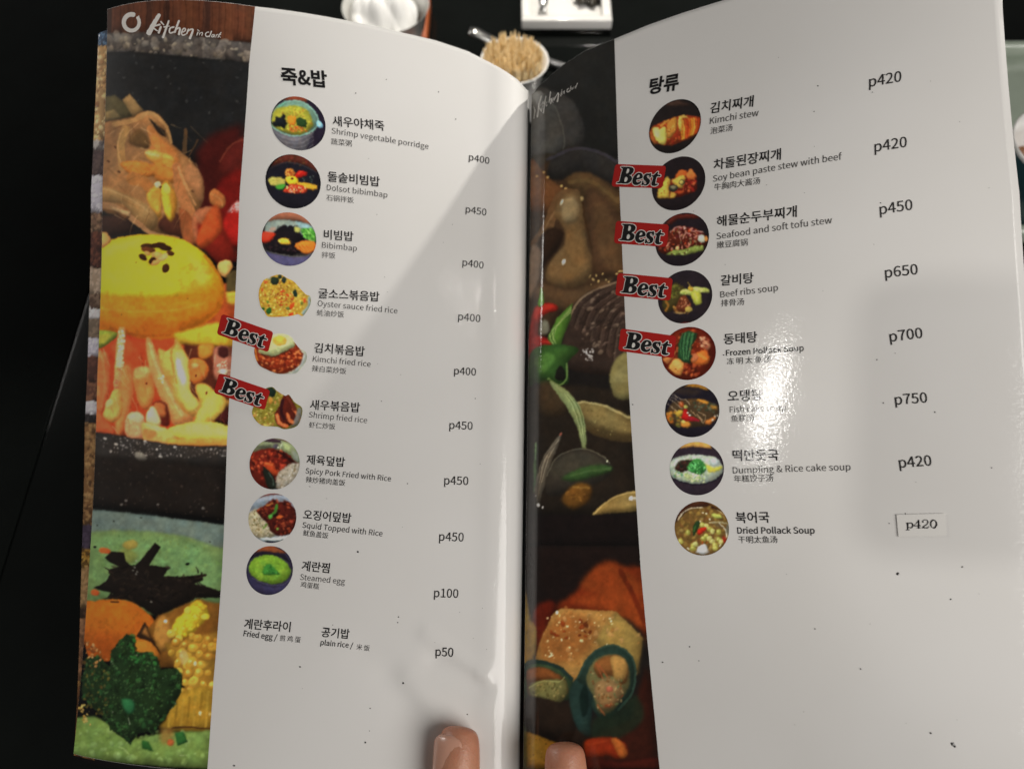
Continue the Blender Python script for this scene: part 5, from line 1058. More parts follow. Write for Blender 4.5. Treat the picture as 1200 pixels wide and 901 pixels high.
def badge(side, tl, tr, bl, lab):
    tl, tr, bl = map(np.array, (tl, tr, bl)); f = lambda st: tl+st[:, :1]*(tr-tl)+st[:, 1:]*(bl-tl)
    V, Fc, mi = [], [], []
    p = edge_fine(rounded()); c = np.array([[.5, .5]]); rings = [c+(p-c)*k for k in (.25, .5, .75, 1.)]
    n = len(p); base = on_page(side, f(np.concatenate([c]+rings)), EPS2); V += list(base)
    Fc += [(0, 1+i, 1+(i+1) % n) for i in range(n)]
    for k in range(3): Fc += [(1+k*n+i, 1+(k+1)*n+i, 1+(k+1)*n+(i+1) % n, 1+k*n+(i+1) % n) for i in range(n)]
    mi += [0]*len(Fc)
    def add(g, off, m):
        nonlocal V, Fc, mi
        st = (g[0]-QB[0])@QI.T; o = len(V); V += list(on_page(side, f(st), off)); Fc += [tuple(i+o for i in q) for q in g[1]]; mi += [m]*len(g[1])
    for i, g in enumerate(WL): add(g, EPS3+i*4e-6, 1)
    for i, g in enumerate(BL): add(g, EPS3+.00006+i*4e-6, 2)
    V = np.array(V); o = link('best_badge', mesh('best_badge', V, orient(V, Fc), False, mi), pages[side], (RED, WHITEINK, INK)); o['label'] = lab
for s, tl, tr, bl, lab in ((-1, (260.2, 367.7), (320.6, 388.9), (254, 391.7), 'red Best badge beside the kimchi fried rice photo'), (-1, (257, 437), (316.8, 457.3), (250.5, 460.3), 'red Best badge beside the shrimp fried rice photo'),
                           (1, (721.3, 192.6), (780.9, 194.7), (716.6, 218.9), 'red Best badge beside the soy bean stew photo'), (1, (722, 259), (784, 263.4), (719.5, 285.3), 'red Best badge beside the seafood stew photo'),
                           (1, (724, 320), (788.6, 326.2), (721, 346.3), 'red Best badge beside the beef ribs photo'), (1, (727.6, 385), (792.8, 393.9), (724.5, 411), 'red Best badge beside the pollock soup photo')):
    badge(s, tl, tr, bl, lab)
def ribbons(name, side, z, strokes, mat, parent, off=EPS2):
    V, Fc = [], []; Z(*z)
    for k, (pts, w_) in enumerate(strokes):
        p = np.array(pts, float)
        if len(p) > 2: p = smooth_pts(p, False, 6)
        else: p = np.array([p[0]*(1-t)+p[1]*t for t in (0, .33, .67, 1)])
        w0, w1 = (w_, w_) if np.isscalar(w_) else w_; n = len(p)
        d = np.gradient(p, axis=0); d /= np.linalg.norm(d, axis=1, keepdims=True)+1e-9; nn = np.stack([-d[:, 1], d[:, 0]], 1)
        wd = (w0+(w1-w0)*np.linspace(0, 1, n))[:, None]/2; wob = 1+.12*np.sin(np.arange(n)*2.3+k)[:, None]
        q = np.concatenate([p+nn*wd*wob, p-nn*wd]); o = len(V)
        V += list(on_page(side, tp(q)/K, off+k*3e-6)); Fc += [(o+i, o+i+1, o+n+i+1, o+n+i) for i in range(n-1)]
        for e, sg in ((0, -1), (n-1, 1)):                # rounded brush ends
            o2 = len(V); a0 = np.linspace(-math.pi/2, math.pi/2, 6); c = p[e]+[(0, 0)]
            pts2 = np.array([p[e]+d[e]*sg*math.cos(t)*wd[e]*.7+nn[e]*math.sin(t)*wd[e] for t in a0]); V += list(on_page(side, tp(pts2)/K, off+k*3e-6)); Fc.append(tuple(range(o2, o2+6)))
    V = np.array(V); return link(name, mesh(name, V, orient(V, Fc), False), parent, (mat,))
ringp = [(185+math.cos(t)*82, 190+math.sin(t)*86) for t in np.radians(np.arange(-38, 300, 13))]
LOGO1 = [(ringp, (34, 50)), ([(262, 118), (266, 150), (274, 160)], (8, 20)),
 ([(480, 108), (430, 190), (368, 305)], (36, 56)), ([(487, 212), (440, 225), (400, 240)], (20, 12)), ([(405, 238), (435, 262), (462, 280)], (18, 12)), ([(498, 236), (474, 300)], (22, 24)), ([(497, 180), (528, 215)], (16, 12)),
 ([(582, 172), (548, 270), (520, 350)], (18, 26)), ([(530, 238), (590, 228)], (16, 8)), ([(636, 238), (598, 250), (588, 288), (602, 302), (640, 290)], (18, 16)), ([(690, 172), (665, 240), (645, 296)], (22, 20)), ([(655, 270), (688, 248), (700, 260), (690, 318)], (12, 26)),
 ([(715, 298), (752, 282), (758, 256), (735, 258), (718, 300), (730, 325), (760, 316)], (13, 14)), ([(792, 262), (772, 312)], (18, 14)), ([(780, 288), (815, 264), (838, 268), (826, 310), (806, 360)], (12, 26)),
 ([(892, 294), (880, 326)], (14, 10)), ([(888, 268), (908, 284)], (10, 7)), ([(912, 300), (908, 326)], (7, 7)), ([(912, 308), (930, 296), (942, 300), (932, 330)], (6, 10)),
 ([(1010, 292), (984, 298), (972, 322), (985, 340), (1012, 336)], (9, 14)), ([(1036, 284), (1014, 344)], (13, 9)), ([(1064, 318), (1044, 324), (1038, 344), (1054, 342), (1068, 320), (1064, 348)], (8, 8)), ([(1088, 320), (1082, 350)], (8, 7)), ([(1088, 328), (1104, 318)], (6, 7)), ([(1138, 296), (1120, 320), (1104, 350)], (9, 8)), ([(1136, 318), (1112, 326), (1132, 350)], (7, 6))]
ribbons('logo_lettering', -1, (134, 6, 9.0909), LOGO1, WHITEINK, pages[-1])
LOGO2 = [([(112, 556), (128, 590), (136, 640), (128, 700), (120, 770)], (10, 14)), ([(250, 378), (212, 520), (200, 620), (180, 742)], (24, 26)), ([(278, 478), (222, 560)], (9, 7)), ([(212, 575), (252, 645)], (12, 20)), ([(272, 540), (250, 640)], (8, 12)), ([(285, 470), (290, 500)], (9, 7)),
 ([(328, 380), (305, 520), (284, 675)], (14, 20)), ([(275, 520), (330, 470)], (8, 6)), ([(352, 478), (332, 510), (336, 552), (356, 530)], (9, 9)), ([(412, 300), (398, 390), (384, 490)], (16, 14)), ([(388, 470), (418, 420), (428, 430), (412, 510)], (8, 18)),
 ([(440, 462), (466, 440), (468, 410), (448, 420), (440, 470), (460, 486)], (9, 9)), ([(492, 390), (478, 455)], (13, 9)), ([(482, 430), (520, 360), (550, 322), (545, 400), (530, 475)], (8, 22)),
 ([(612, 278), (600, 330), (590, 380)], (6, 11)), ([(606, 268), (616, 262)], (7, 5)), ([(612, 350), (640, 300), (656, 290), (650, 335)], (6, 9)),
 ([(732, 240), (706, 262), (700, 300), (720, 302), (755, 280)], (9, 13)), ([(772, 200), (756, 275)], (10, 7)), ([(796, 228), (782, 245), (790, 262), (804, 236)], (7, 7)), ([(818, 210), (824, 245)], (7, 6)), ([(884, 150), (866, 190), (852, 240)], (9, 8)), ([(836, 215), (868, 196)], (6, 6))]
ribbons('logo_lettering', 1, (618, 88, 15.01), LOGO2, WHITEINK, pages[1])
# price sticker stuck over the last price
STK = simple('sticker paper', (.80, .785, .75), .45, coat=.6, coat_rough=.25)
def sticker():
    q = np.array([(1050.3, 602.9), (1106.6, 601.5), (1108.3, 627.3), (1052.6, 628.7)]); n = 8
    S_, T_ = np.meshgrid(np.linspace(0, 1, n), np.linspace(0, 1, n)); S_ = S_[..., None]; T_ = T_[..., None]
    px = (q[0]*(1-S_)+q[1]*S_)*(1-T_)+(q[3]*(1-S_)+q[2]*S_)*T_
    a, b = to_ab(px.reshape(-1, 2), 1); a = a.reshape(n, n); b = b.reshape(n, n)
    lift = np.full(a.shape, .0004)
    top = W(loc3(1, a, b, lift)).reshape(-1, 3); bot = W(loc3(1, a, b, lift-.00022)).reshape(-1, 3); N = n*n
    Fc = [(i*n+j, (i+1)*n+j, (i+1)*n+j+1, i*n+j+1) for i in range(n-1) for j in range(n-1)]
    Fc += [tuple(k+N for k in f[::-1]) for f in Fc]
    ed = [(0*n+j, 0*n+j+1) for j in range(n-1)]+[(j*n+n-1, (j+1)*n+n-1) for j in range(n-1)]+[((n-1)*n+j+1, (n-1)*n+j) for j in range(n-1)]+[((j+1)*n, j*n) for j in range(n-1)]
    Fc += [(s, t, t+N, s+N) for s, t in ed]
    o = link('price_sticker', mesh('price_sticker', np.concatenate([top, bot]), Fc, False), pages[1], (STK,)); o['label'] = 'small white price sticker printed p420 in bold serif type'
    return o
sticker()
ell = lambda cx, cy, rx, ry, a0, a1, st=12: [(cx+math.cos(t)*rx, cy+math.sin(t)*ry) for t in np.radians(np.arange(a0, a1+.1, st))]
SP = [([(312, 292), (314, 420)], (32, 30)), ([(278, 287), (330, 281)], (13, 13)), ([(280, 427), (354, 423)], (13, 13)), (ell(368, 333, 48, 50, -160, -10), (9, 30)), (ell(368, 333, 48, 50, -10, 160), (30, 9)),
      ([(528, 238), (444, 342)], (11, 11)), ([(442, 345), (574, 338)], (16, 16)), ([(532, 232), (535, 386)], (32, 34)), ([(496, 385), (572, 382)], (13, 13)),
      ([(618, 262), (622, 240), (660, 222), (705, 232), (722, 268), (700, 310), (640, 350), (606, 384)], (14, 20)), ([(616, 258), (618, 268)], (34, 34)), ([(718, 256), (716, 280)], (28, 28)), ([(606, 383), (640, 372), (690, 388), (730, 372), (738, 352)], (12, 14)), ([(620, 382), (720, 382)], (18, 22)),
      (ell(832, 306, 56, 80, -100, 80), (14, 32)), (ell(832, 306, 56, 80, 80, 262), (14, 32)), (ell(776, 306, 3, 40, -60, 60), (26, 26)), (ell(888, 306, 3, 40, -60, 60), (30, 30))]
ribbons('sticker_lettering', 1, (1045, 596, 17.143), SP, INK, pages[1], .00047)
# specks of dirt
def specks(side, L_):
    V, Fc = [], []; rg = random.Random(7+side)
    for x, y, r in L_:
        n = 7; o = len(V); q = np.array([(x+math.cos(6.283*i/n)*r*(.7+.5*rg.random()), y+math.sin(6.283*i/n)*r*(.6+.5*rg.random())) for i in range(n)])
        top = on_page(side, np.array([(x, y)]), .0003)[0]; V += list(on_page(side, q, .00005)); V.append(top)
        Fc += [(o+(i+1) % n, o+i, o+n) for i in range(n)]
    V = np.array(V); o = link('specks', mesh('specks', V, orient(V, Fc), False), pages[side], (INK2,)); o['kind'] = 'stuff'
rg0 = random.Random(4)
specks(-1, [(452.7, 93.5, .7), (417, 109.5, .8), (514, 108, .8), (534, 140, .8), (447, 470, .7), (419.5, 646.5, 1.3), (477.5, 566.5, .8), (467, 722.5, 1), (466, 729, .8), (472.5, 800, 1.3), (433.7, 829.5, .9), (428, 869.5, 1.2), (547.5, 836.5, 1), (351.5, 781, 1.3), (274, 896.5, 1.5), (557, 467, .8), (390, 732, .6), (363, 570, .6), (433, 856, .6)]+[(rg0.uniform(290, 590), rg0.uniform(120, 860), .4) for _ in range(22)])
specks(1, [(958.5, 101, 1), (954, 131, .8), (1022.5, 108.5, .6), (1032, 238, .8), (1027.5, 421.5, .9), (1035, 472, .9), (1095.5, 483, 1.1), (1162, 548, .9), (1042, 613, .7), (1127.5, 664, 1.2), (1052, 672, 1.9), (1061, 601.8, .9), (1114, 702, 1.1), (955, 736.5, .8), (1008.5, 783.5, 1), (1090.5, 858.5, 1.3), (1116, 871, 2.3), (1118.5, 874, 1.7), (808, 757.5, 1.1), (776.5, 775.5, .9), (819, 774, .6), (741.5, 474, .8), (1049, 414, .6), (848, 416, .9), (1037, 88, .7)]+[(rg0.uniform(790, 1160), rg0.uniform(60, 880), .4) for _ in range(26)])

# sheets and cover lying under the two pages
def f_out(side, add): return lambda b: out_of(side, b)+add
ULO = curve_of([(115, 32), (109.5, 150), (106, 225), (104, 350), (101, 450), (98.5, 500), (95, 650), (93.5, 700), (85, 895)], -1, 'b', -.0012)
def fl(b): return ext(b, *ULO)
GA, GB = page_grid(-1, np.linspace(0, 1, 60), np.linspace(0, 1, 500), lambda b: out_of(-1, b)-.012, fl, LBOT-.001, -.0072)
P3 = loc3(-1, GA, GB, -.0011); c = sample(undercan, to_px(P3))
o = link('page_below', gridmesh('page_below', W(P3), 60, 500, c, flip=True), root, (PRINT,)); o['label'] = 'edge of the next page showing a strip of its food photo'
for k, (ad, of) in enumerate(((.0006, -.0006), (.0013, -.0012), (.0021, -.0020))):
    GA, GB = page_grid(1, np.concatenate([np.linspace(0, .15, 14)[:-1], np.linspace(.15, 1, 40)]), np.linspace(0, 1, 70), lambda b: np.full_like(b, .003), f_out(1, ad), RBOT, -.0004*(k+1))
    solid_sheet('page_below', 1, GA, GB, of, .0002, (PAPER, PAPER_EDGE), root)
GA, GB = page_grid(-1, np.concatenate([np.linspace(0, .15, 14)[:-1], np.linspace(.15, 1, 40)]), np.linspace(0, 1, 70), lambda b: np.full_like(b, .003), lambda b: out_of(-1, b)-.004, LBOT+.0006, -.0012)
solid_sheet('page_below', -1, GA, GB, -.0006, .0002, (PAPER, PAPER_EDGE), root)
for side, f1, bb in ((-1, lambda b: fl(b)+.0002, -.1575), (1, lambda b: out_of(1, b)+.0005, -.1645)):
    GA, GB = page_grid(side, np.concatenate([np.linspace(0, .15, 14)[:-1], np.linspace(.15, 1, 40)]), np.linspace(0, 1, 70), lambda b: np.full_like(b, -.0005), f1, bb, -.008 if side < 0 else -.002)
    solid_sheet('cover', side, GA, GB, -.0026, .0012, (COVER, COVER), root)
# ---------------------------------------------------------------- hand holding the menu from below
def skin_material():
    m, nt, b = nodes('skin'); tc = nt.nodes.new('ShaderNodeTexCoord')
    n = nt.nodes.new('ShaderNodeTexNoise'); n.inputs['Scale'].default_value = 70; n.inputs['Detail'].default_value = 5
    r = nt.nodes.new('ShaderNodeValToRGB'); r.color_ramp.elements[0].position = .3; r.color_ramp.elements[1].position = .72
    r.color_ramp.elements[0].color = (.43, .17, .10, 1); r.color_ramp.elements[1].color = (.56, .27, .165, 1)
    nt.links.new(tc.outputs['Object'], n.inputs['Vector']); nt.links.new(n.outputs['Fac'], r.inputs[0]); nt.links.new(r.outputs[0], b.inputs['Base Color'])
    b.inputs['Roughness'].default_value = .42; b.inputs['Subsurface Weight'].default_value = .25; b.inputs['Subsurface Radius'].default_value = (.005, .0016, .0008); b.inputs['Subsurface Scale'].default_value = 1
    v = nt.nodes.new('ShaderNodeTexVoronoi'); v.inputs['Scale'].default_value = 1500; n3 = nt.nodes.new('ShaderNodeTexNoise'); n3.inputs['Scale'].default_value = 350
    nt.links.new(tc.outputs['Object'], v.inputs['Vector']); nt.links.new(tc.outputs['Object'], n3.inputs['Vector'])
    bp = nt.nodes.new('ShaderNodeBump'); bp.inputs['Strength'].default_value = .25; bp.inputs['Distance'].default_value = .0003
    bp2 = nt.nodes.new('ShaderNodeBump'); bp2.inputs['Strength'].default_value = .35; bp2.inputs['Distance'].default_value = .0006
    nt.links.new(v.outputs['Distance'], bp.inputs['Height']); nt.links.new(n3.outputs['Fac'], bp2.inputs['Height']); nt.links.new(bp.outputs[0], bp2.inputs['Normal']); nt.links.new(bp2.outputs[0], b.inputs['Normal'])
    return m
SKIN = skin_material(); NAIL = simple('fingernail', (.62, .33, .235), .3, coat=.5, coat_rough=.2, sss=.1)
def page_pt(side, px, hgt): 
    a, b = to_ab([px], side); return loc3(side, a, b, hgt)[0]
Tt = page_pt(-1, (536, 850), .0060); Pt = page_pt(1, (667, 862), .0060)
J = {}; ED = []
def chain(start, pts):
    prev = start
    for p, r in pts:
        k = len(J); J[k] = (np.array(p, float), r)
        if prev is not None: ED.append((prev, k))
        prev = k
    return prev
pal = chain(None, [((.004, -.232, -.048), .019)])
wr = chain(pal, [((.004, -.275, -.062), .022), ((.006, -.315, -.078), .024), ((.01, -.40, -.11), .029)])
m1 = chain(pal, [((-.014, -.222, -.042), .015)])
th = chain(m1, [((-.024, -.205, -.024), .0128), ((-.0235, -.183, .001), .0112), ((Tt[0]-.0005, Tt[1]-.021, Tt[2]+.0028), .0094), ((Tt[0]-.0002, Tt[1]-.0075, Tt[2]+.0014), .0088), ((Tt[0], Tt[1]-.0015, Tt[2]), .0078), ((Tt[0]+.0002, Tt[1]+.0012, Tt[2]-.001), .0052)])
m2 = chain(pal, [((.022, -.215, -.045), .013)])
pk = chain(m2, [((.030, -.198, -.032), .0098), ((.031, -.180, -.004), .0090), ((Pt[0]+.001, Pt[1]-.018, Pt[2]+.002), .0088), ((Pt[0]+.0003, Pt[1]-.006, Pt[2]+.0006), .0082), (tuple(Pt), .0068)])
for x, r, dl in ((-.012, .0085, 0), (.003, .009, .006), (.017, .0085, .001)):
    m = chain(pal, [((x, -.205, -.043), .0115), ((x*1.15, -.178, -.034), r+.0008), ((x*1.3, -.15+dl, -.0265), r), ((x*1.4, -.132+dl, -.0205), r-.0008), ((x*1.4, -.12+dl, -.0165), r-.002)])
me = bpy.data.meshes.new('hand'); Vh = world(np.array([J[k][0] for k in range(len(J))]))
HO = Vh[0]; me.from_pydata([tuple(v-HO) for v in Vh], ED, []); hand = bpy.data.objects.new('hand', me); COL.objects.link(hand); hand.location = HO; me.materials.append(SKIN)
md = hand.modifiers.new('skin', 'SKIN'); md.use_smooth_shade = True
for k, v in enumerate(me.skin_vertices[0].data): v.radius = (J[k][1], J[k][1]); v.use_root = (k == 0)
sb = hand.modifiers.new('sub', 'SUBSURF'); sb.levels = sb.render_levels = 3
tag(hand, 'hand gripping the bottom edge of the menu with thumb and little finger', 'hand')
bpy.context.view_layer.update()
dm = bpy.data.meshes.new_from_object(hand.evaluated_get(bpy.context.evaluated_depsgraph_get())); hand.modifiers.clear(); hand.data = dm; dm.name = 'hand'
if not len(dm.materials): dm.materials.append(SKIN)
def nail(center, px_axis, rad, wd, ln, tilt):
    """curved nail plate; center in spine coordinates, tilt turns it round the finger"""
    V, Fc = [], []; nu, nv = 13, 13
    ax = np.array([0.02, 1., 0.]); ax /= np.linalg.norm(ax)
    for lay in (0, 1):
        for i in range(nv):
            v = i/(nv-1); prof = math.sqrt(max(0, 1-max(0, (v-.8)/.2)**2*.75))*math.sqrt(max(.0, 1-max(0, (.12-v)/.12)**2*.7))
            for j in range(nu):
                u = (j/(nu-1)-.5)*2; t = tilt+u*wd*prof; r = rad+(.0007 if lay == 0 else -.0006)-.0006*(v > .85)*(v-.85)/.15
                V.append(center+ax*(v-.5)*ln+np.array([math.sin(t), 0, math.cos(t)])*r*np.array([1, 1, .94])-np.array([0, 0, 1])*.0016*v*v)
    N = nu*nv; Fc = [(i*nu+j, i*nu+j+1, (i+1)*nu+j+1, (i+1)*nu+j) for i in range(nv-1) for j in range(nu-1)]
    Fc += [tuple(k+N for k in f[::-1]) for f in Fc]
    rim = list(range(nu))+[k*nu+nu-1 for k in range(1, nv)]+[(nv-1)*nu+j for j in range(nu-2, -1, -1)]+[k*nu for k in range(nv-2, 0, -1)]
    Fc += [(rim[i], rim[i-1], rim[i-1]+N, rim[i]+N) for i in range(len(rim))]
    me = mesh('fingernail', world(np.array(V))-HO, Fc, True); return link('fingernail', me, hand, (NAIL,))
nail(Tt+np.array([-.0006, -.0088, .0008]), None, .0087, .72, .0160, -.40)

# ---------------------------------------------------------------- table and what stands on it
def tpt(px, z=TABLE_Z):
    d = MW@np.array([(px[0]-CX)/F_PX, -(px[1]-CY)/F_PX, -1.]); t = (z-CPOS[2])/d[2]; return CPOS+d*t
def mpx(px, z):                                   # metres per photo unit at that height
    d = MW@np.array([(px[0]-CX)/F_PX, -(px[1]-CY)/F_PX, -1.]); return (z-CPOS[2])/d[2]/F_PX
TAB = simple('black glass table', (.005, .006, .0055), .09, coat=.0, spec=.2, bump=(9, .12, .002), var=(30, .3))
def box(name, lo, hi, mat, parent=None, bev=.002, rot=0, loc=None, seg=2):
    bm = bmesh.new(); bmesh.ops.create_cube(bm, size=1)
    lo, hi = np.array(lo, float), np.array(hi, float)
    for v in bm.verts: v.co = Vector((lo+hi)/2+np.array(v.co)*(hi-lo))
    bmesh.ops.bevel(bm, geom=bm.edges[:], offset=bev, segments=seg, affect='EDGES', profile=.5)
    me = bpy.data.meshes.new(name); bm.to_mesh(me); bm.free(); me.polygons.foreach_set('use_smooth', [True]*len(me.polygons))
    o = link(name, me, parent, (mat,)); 
    if loc is not None: o.location = loc
    o.rotation_euler.z = rot; return o
def lathe(name, prof, mat, loc, parent=None, n=64, sy=1., rot=0):
    V, Fc = [], []
    for r, z in prof:
        for i in range(n): t = 6.28318*i/n; V.append((r*math.cos(t), r*math.sin(t)*sy, z))
    for k in range(len(prof)-1):
        for i in range(n): j = (i+1) % n; Fc.append((k*n+i, k*n+j, (k+1)*n+j, (k+1)*n+i))
    o = link(name, mesh(name, V, Fc), parent, (mat,)); o.location = loc; o.rotation_euler.z = rot; return o
table = bpy.data.objects.new('table', None); COL.objects.link(table); table.location = (.1, .45, TABLE_Z); tag(table, 'glossy black restaurant table under the menu, made of two joined slabs', 'table')
sx = tpt((70, 450))[0]
box('tabletop', (-1.1, -.75, -.03), (sx-.1-.0004, .9, 0), TAB, table, .0008)
box('tabletop', (sx-.1+.0004, -.75, -.03), (1.3, .9, -.0004), TAB, table, .0008)
CER = simple('white ceramic', (.80, .79, .76), .25, coat=.6, coat_rough=.08); STEEL = simple('brushed steel', (.55, .55, .53), .28, metal=1, bump=(60, .2, .001)); PICK = simple('bamboo', (.88, .68, .40), .6, var=(300, .2))
TEAL = simple('teal glaze', (.03, .085, .10), .3, coat=.6); TEA = simple('brown sauce', (.22, .075, .015), .12, coat=.5); TISSUE = simple('white tissue', (.86, .86, .84), .85); ORANGE = simple('orange card', (.36, .08, .015), .5); DARKF = simple('dark side dish', (.035, .03, .02), .35, bump=(300, .6, .003))
TRAYM = simple('pale green tray', (.36, .42, .34), .22, coat=.7, var=(25, .25), bump=(25, .3, .003))
# toothpick holder
zc = TABLE_Z+.052; c = tpt((603, 68), zc); base = Vector((c[0], c[1], TABLE_Z))
th_ = bpy.data.objects.new('toothpick_holder', None); COL.objects.link(th_); th_.location = base; th_.scale = (.92, .92, .96); tag(th_, 'small white cup packed with pale wooden toothpicks behind the menu', 'toothpick holder')
lathe('cup', [(0, .001), (.0155, .001), (.017, .003), (.0195, .03), (.0245, .052), (.0262, .0525), (.0262, .0515), (.0228, .049), (.018, .03), (.0155, .006), (0, .006)], CER, (0, 0, 0), th_)
rg = random.Random(5); V, Fc = [], []
for i in range(330):
    r = .0232*math.sqrt(rg.random()); t = rg.random()*6.283; x, y = r*math.cos(t), r*math.sin(t)
    p0 = Vector((x*.62, y*.62, .008)); h_ = .0588+rg.uniform(-.0018, .0018); p1 = Vector((x*1.0-.0012+rg.uniform(-.0006, .0006), y*1.05, h_)); d = (p1-p0).normalized()
    u = d.orthogonal().normalized(); v = d.cross(u); o = len(V)
    for q, rr in ((p0, .0009), (p0.lerp(p1, .93), .0010), (p1, .0003)):
        for k in range(6): a = k*1.0472; V.append(q+u*math.cos(a)*rr+v*math.sin(a)*rr)
    for s in (0, 6):
        for k in range(6): Fc.append((o+s+k, o+s+(k+1) % 6, o+s+6+(k+1) % 6, o+s+6+k))
    Fc.append(tuple(o+12+k for k in range(6)))
o = link('toothpicks', mesh('toothpicks', V, Fc, False), th_, (PICK,)); o['kind'] = 'stuff'
# steel spoon resting behind the toothpicks
def tube(name, pts, rads, mat, parent=None, loc=(0, 0, 0), flat=1., n=12):
    V, Fc = [], []; pts = [Vector(p) for p in pts]
    for i, p in enumerate(pts):
        d = (pts[min(i+1, len(pts)-1)]-pts[max(i-1, 0)]).normalized(); u = d.cross(Vector((0, 0, 1))).normalized(); v = u.cross(d)
        for k in range(n): a = 6.28318*k/n; V.append(p+u*math.cos(a)*rads[i]+v*math.sin(a)*rads[i]*flat)
    for i in range(len(pts)-1):
        for k in range(n): j = (k+1) % n; Fc.append((i*n+k, i*n+j, (i+1)*n+j, (i+1)*n+k))
    Fc += [tuple(range(n-1, -1, -1)), tuple((len(pts)-1)*n+k for k in range(n))]
    o = link(name, mesh(name, V, Fc), parent, (mat,)); o.location = loc; return o
p0 = tpt((550, 36), TABLE_Z+.030); p1 = tpt((640, 78), TABLE_Z+.004)
q = p1-p0
tag(tube('steel_tongs', [(0, 0, 0), tuple(q*.08), tuple(q*.3), tuple(q*.6), tuple(q)], [.0035, .0055, .0045, .004, .004], STEEL, None, tuple(p0), .6), 'steel handle with a bright rounded end poking out behind the toothpick cup', 'tongs')
p0 = tpt((636, 70), TABLE_Z+.004); p1 = tpt((700, 92), TABLE_Z+.004); q = p1-p0
tag(tube('chopstick', [(0, 0, 0), tuple(q*.5), tuple(q)], [.0024, .0026, .003], simple('grey metal', (.5, .5, .5), .35, metal=.8), None, tuple(p0)), 'thin grey metal chopstick lying right of the toothpick cup', 'chopstick')
# napkin bowl
zb = TABLE_Z+.04; c = tpt((452, 8), zb); k = mpx((452, 8), zb)
nb = bpy.data.objects.new('napkin_bowl', None); COL.objects.link(nb); nb.location = (c[0], c[1], TABLE_Z); tag(nb, 'shiny grey and white bowl filled with crumpled white napkins', 'bowl')
R_ = 50*k
lathe('bowl', [(0, .001), (R_*.55, .001), (R_*.6, .004), (R_*.85, .022), (R_, .041), (R_*1.02, .0415), (R_*.98, .040), (R_*.82, .022), (R_*.55, .006), (0, .005)], simple('glazed grey white', (.55, .55, .52), .15, coat=.8), (0, 0, 0), nb)
def crumple(name, r, hgt, seed, mat, loc, parent=None):
    rgn = np.random.RandomState(seed); n = 46; g = np.linspace(-1, 1, n); X, Y = np.meshgrid(g, g)
    Zz = sum(np.abs(np.sin(X*a+Y*b+c_))*w_ for a, b, c_, w_ in [(rgn.uniform(-5, 5), rgn.uniform(-5, 5), rgn.rand()*6, rgn.uniform(.2, .5)) for _ in range(6)])
    rr = np.sqrt(X*X+Y*Y); Zz = (Zz/1.6-rr*rr*.9)*hgt; s = r/np.maximum(1, rr*1.02)
    return link(name, gridmesh(name, np.stack([X*s, Y*s, Zz], -1), n, n), parent, (mat,))
o = crumple('crumpled_napkins', R_*.8, .018, 3, TISSUE, None, None); o.location = (c[0]-.002, c[1], TABLE_Z+.036); tag(o, 'crumpled white paper napkins piled in the grey bowl', 'napkins')
ca = tpt((499, 30), TABLE_Z+.012); o = box('orange_packet', (-.05, -.05, 0), (.0035, .035, .012), ORANGE, None, .001); o.location = (ca[0]-.002, ca[1]+.003, TABLE_Z+.0002); tag(o, 'orange packet standing beside the napkin bowl', 'packet')
# white square dish
zd = TABLE_Z+.012; c = tpt((664.5, 24), zd); k = mpx((664.5, 20), zd); c[1] += 53*k*.8
sd = bpy.data.objects.new('square_dish', None); COL.objects.link(sd); sd.location = (c[0], c[1], TABLE_Z); tag(sd, 'white square dish holding dark food and a spoon', 'dish')
hw = 53*k
box('dish', (-hw*.8, -hw*.62, .0005), (hw*.8, hw*.62, .004), CER, sd, .001)
for lo, hi in (((-hw, -hw*.8, .003), (hw, -hw*.62, .012)), ((-hw, hw*.62, .003), (hw, hw*.8, .012)), ((-hw, -hw*.62, .003), (-hw*.8, hw*.62, .0119)), ((hw*.8, -hw*.62, .003), (hw, hw*.62, .0119))): box('rim', lo, hi, CER, sd, .0012)
c2 = tpt((690, -6), TABLE_Z+.008); bm = bmesh.new(); bmesh.ops.create_icosphere(bm, subdivisions=4, radius=.011)
for v in bm.verts:
    n_ = 1+.25*math.sin(v.co.x*700)*math.sin(v.co.y*600+1)+.15*math.sin(v.co.z*900); v.co *= n_; v.co.z *= .5
me = bpy.data.meshes.new('dark_side_dish'); bm.to_mesh(me); bm.free(); o = link('dark_side_dish', me, None, (DARKF,)); o.location = c2; tag(o, 'small dark heap of food on the white square dish', 'food')
p0 = tpt((636, 14), TABLE_Z+.0145); p1 = tpt((640, -70), TABLE_Z+.02); q = p1-p0
tag(tube('small_spoon', [(0, 0, 0), tuple(q*.15), tuple(q*.3), tuple(q*.6), tuple(q)], [.002, .0042, .003, .002, .002], STEEL, None, tuple(p0), .4), 'small steel spoon resting in the white square dish', 'spoon')
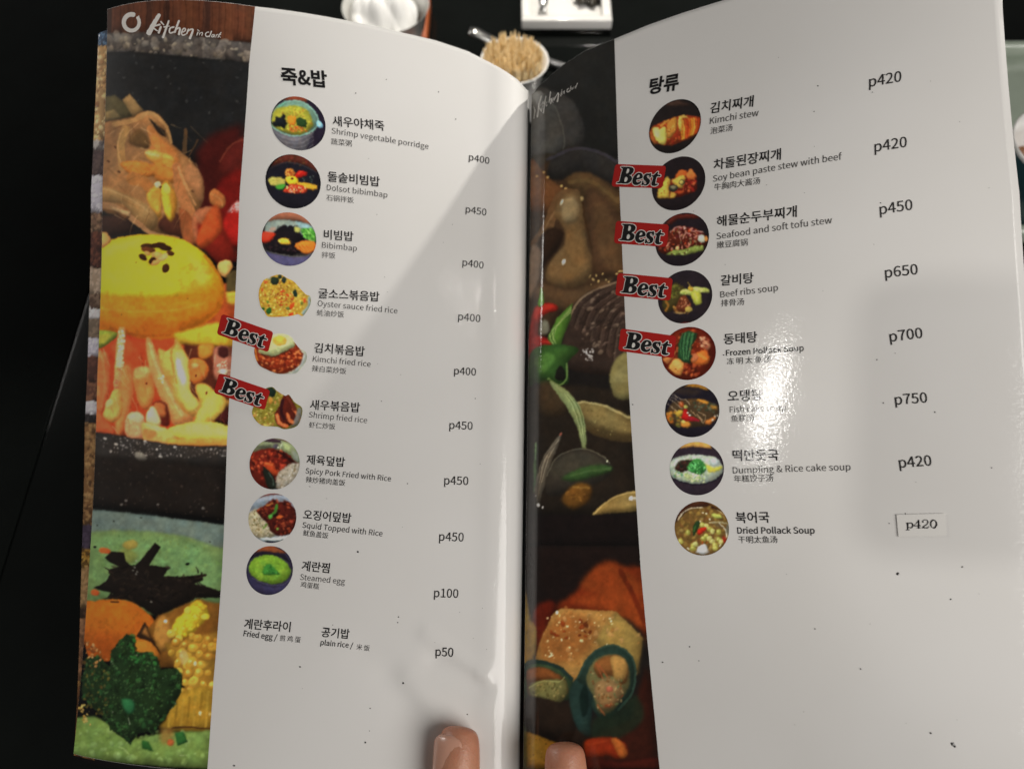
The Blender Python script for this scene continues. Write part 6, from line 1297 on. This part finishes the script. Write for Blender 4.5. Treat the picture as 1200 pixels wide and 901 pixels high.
# tray, cup at the right edge
zt = TABLE_Z+.014; cl = tpt((1176, 50), zt); cr = tpt((1196, 282), TABLE_Z)
tr = bpy.data.objects.new('serving_tray', None); COL.objects.link(tr); tr.location = (cl[0]+.08, (cl[1]+cr[1])/2, TABLE_Z); tag(tr, 'pale greenish serving tray at the right edge behind the menu', 'tray')
hx, hy = .14, (cl[1]-cr[1])/2
box('tray_floor', (-hx+.003, -hy+.003, .0005), (hx-.003, hy-.003, .004), TRAYM, tr, .001)
for lo, hi in (((-hx, hy-.004, .0006), (hx, hy+.004, .014)), ((-hx, -hy-.004, .0006), (hx, -hy+.004, .014)), ((-hx-.004, -hy+.004, .0006), (-hx+.004, hy-.004, .0139)), ((hx-.004, -hy+.004, .0006), (hx+.004, hy-.004, .0139))): box('tray_rim', lo, hi, TRAYM, tr, .003, seg=3)
zc = TABLE_Z+.06; c = tpt((1252, 172), zc); k = mpx((1252, 172), zc); R_ = 64*k
cp = bpy.data.objects.new('tea_cup', None); COL.objects.link(cp); cp.location = (c[0], c[1], TABLE_Z+.0042); tag(cp, 'cup with white inside and dark teal outside holding brown liquid', 'cup')
lathe('cup_body', [(0, 0), (R_*.6, 0), (R_*.64, .004), (R_*.85, .025), (R_*.97, .05), (R_*.985, .0545)], TEAL, (0, 0, 0), cp)
lathe('cup_lining', [(R_*.986, .0546), (R_*1.0, .057), (R_*.97, .0575), (R_*.9, .04), (R_*.75, .015), (0, .008)], CER, (0, 0, 0), cp)
lathe('liquid', [(0, .028), (R_*.845, .028)], TEA, (0, 0, 0), cp)

# phone taking the picture, just behind the lens
PH = simple('phone shell', (.02, .02, .022), .3)
def slab(name, x0, y0, x1, y1, t, r, mat):
    p = [(cx+r*math.cos(math.radians(a)), cy+r*math.sin(math.radians(a))) for cx, cy, s in ((x1-r, y0+r, -90), (x1-r, y1-r, 0), (x0+r, y1-r, 90), (x0+r, y0+r, 180)) for a in range(s, s+91, 15)]
    n = len(p); V = [(x, y, z) for z in (0, t) for x, y in p]
    return link(name, mesh(name, V, [tuple(range(n-1, -1, -1)), tuple(range(n, 2*n))]+[(i, (i+1) % n, n+(i+1) % n, n+i) for i in range(n)], False), None, (mat,))
o = slab('phone', -.066, -.076, .092, -.001, .008, .011, PH)
q = Vector((0, 0, 1)); o.location = (0, -.0075, CAM_Z+.016); o.rotation_euler = (PITCH, 0, 0)
tag(o, 'dark phone held above the menu', 'phone')
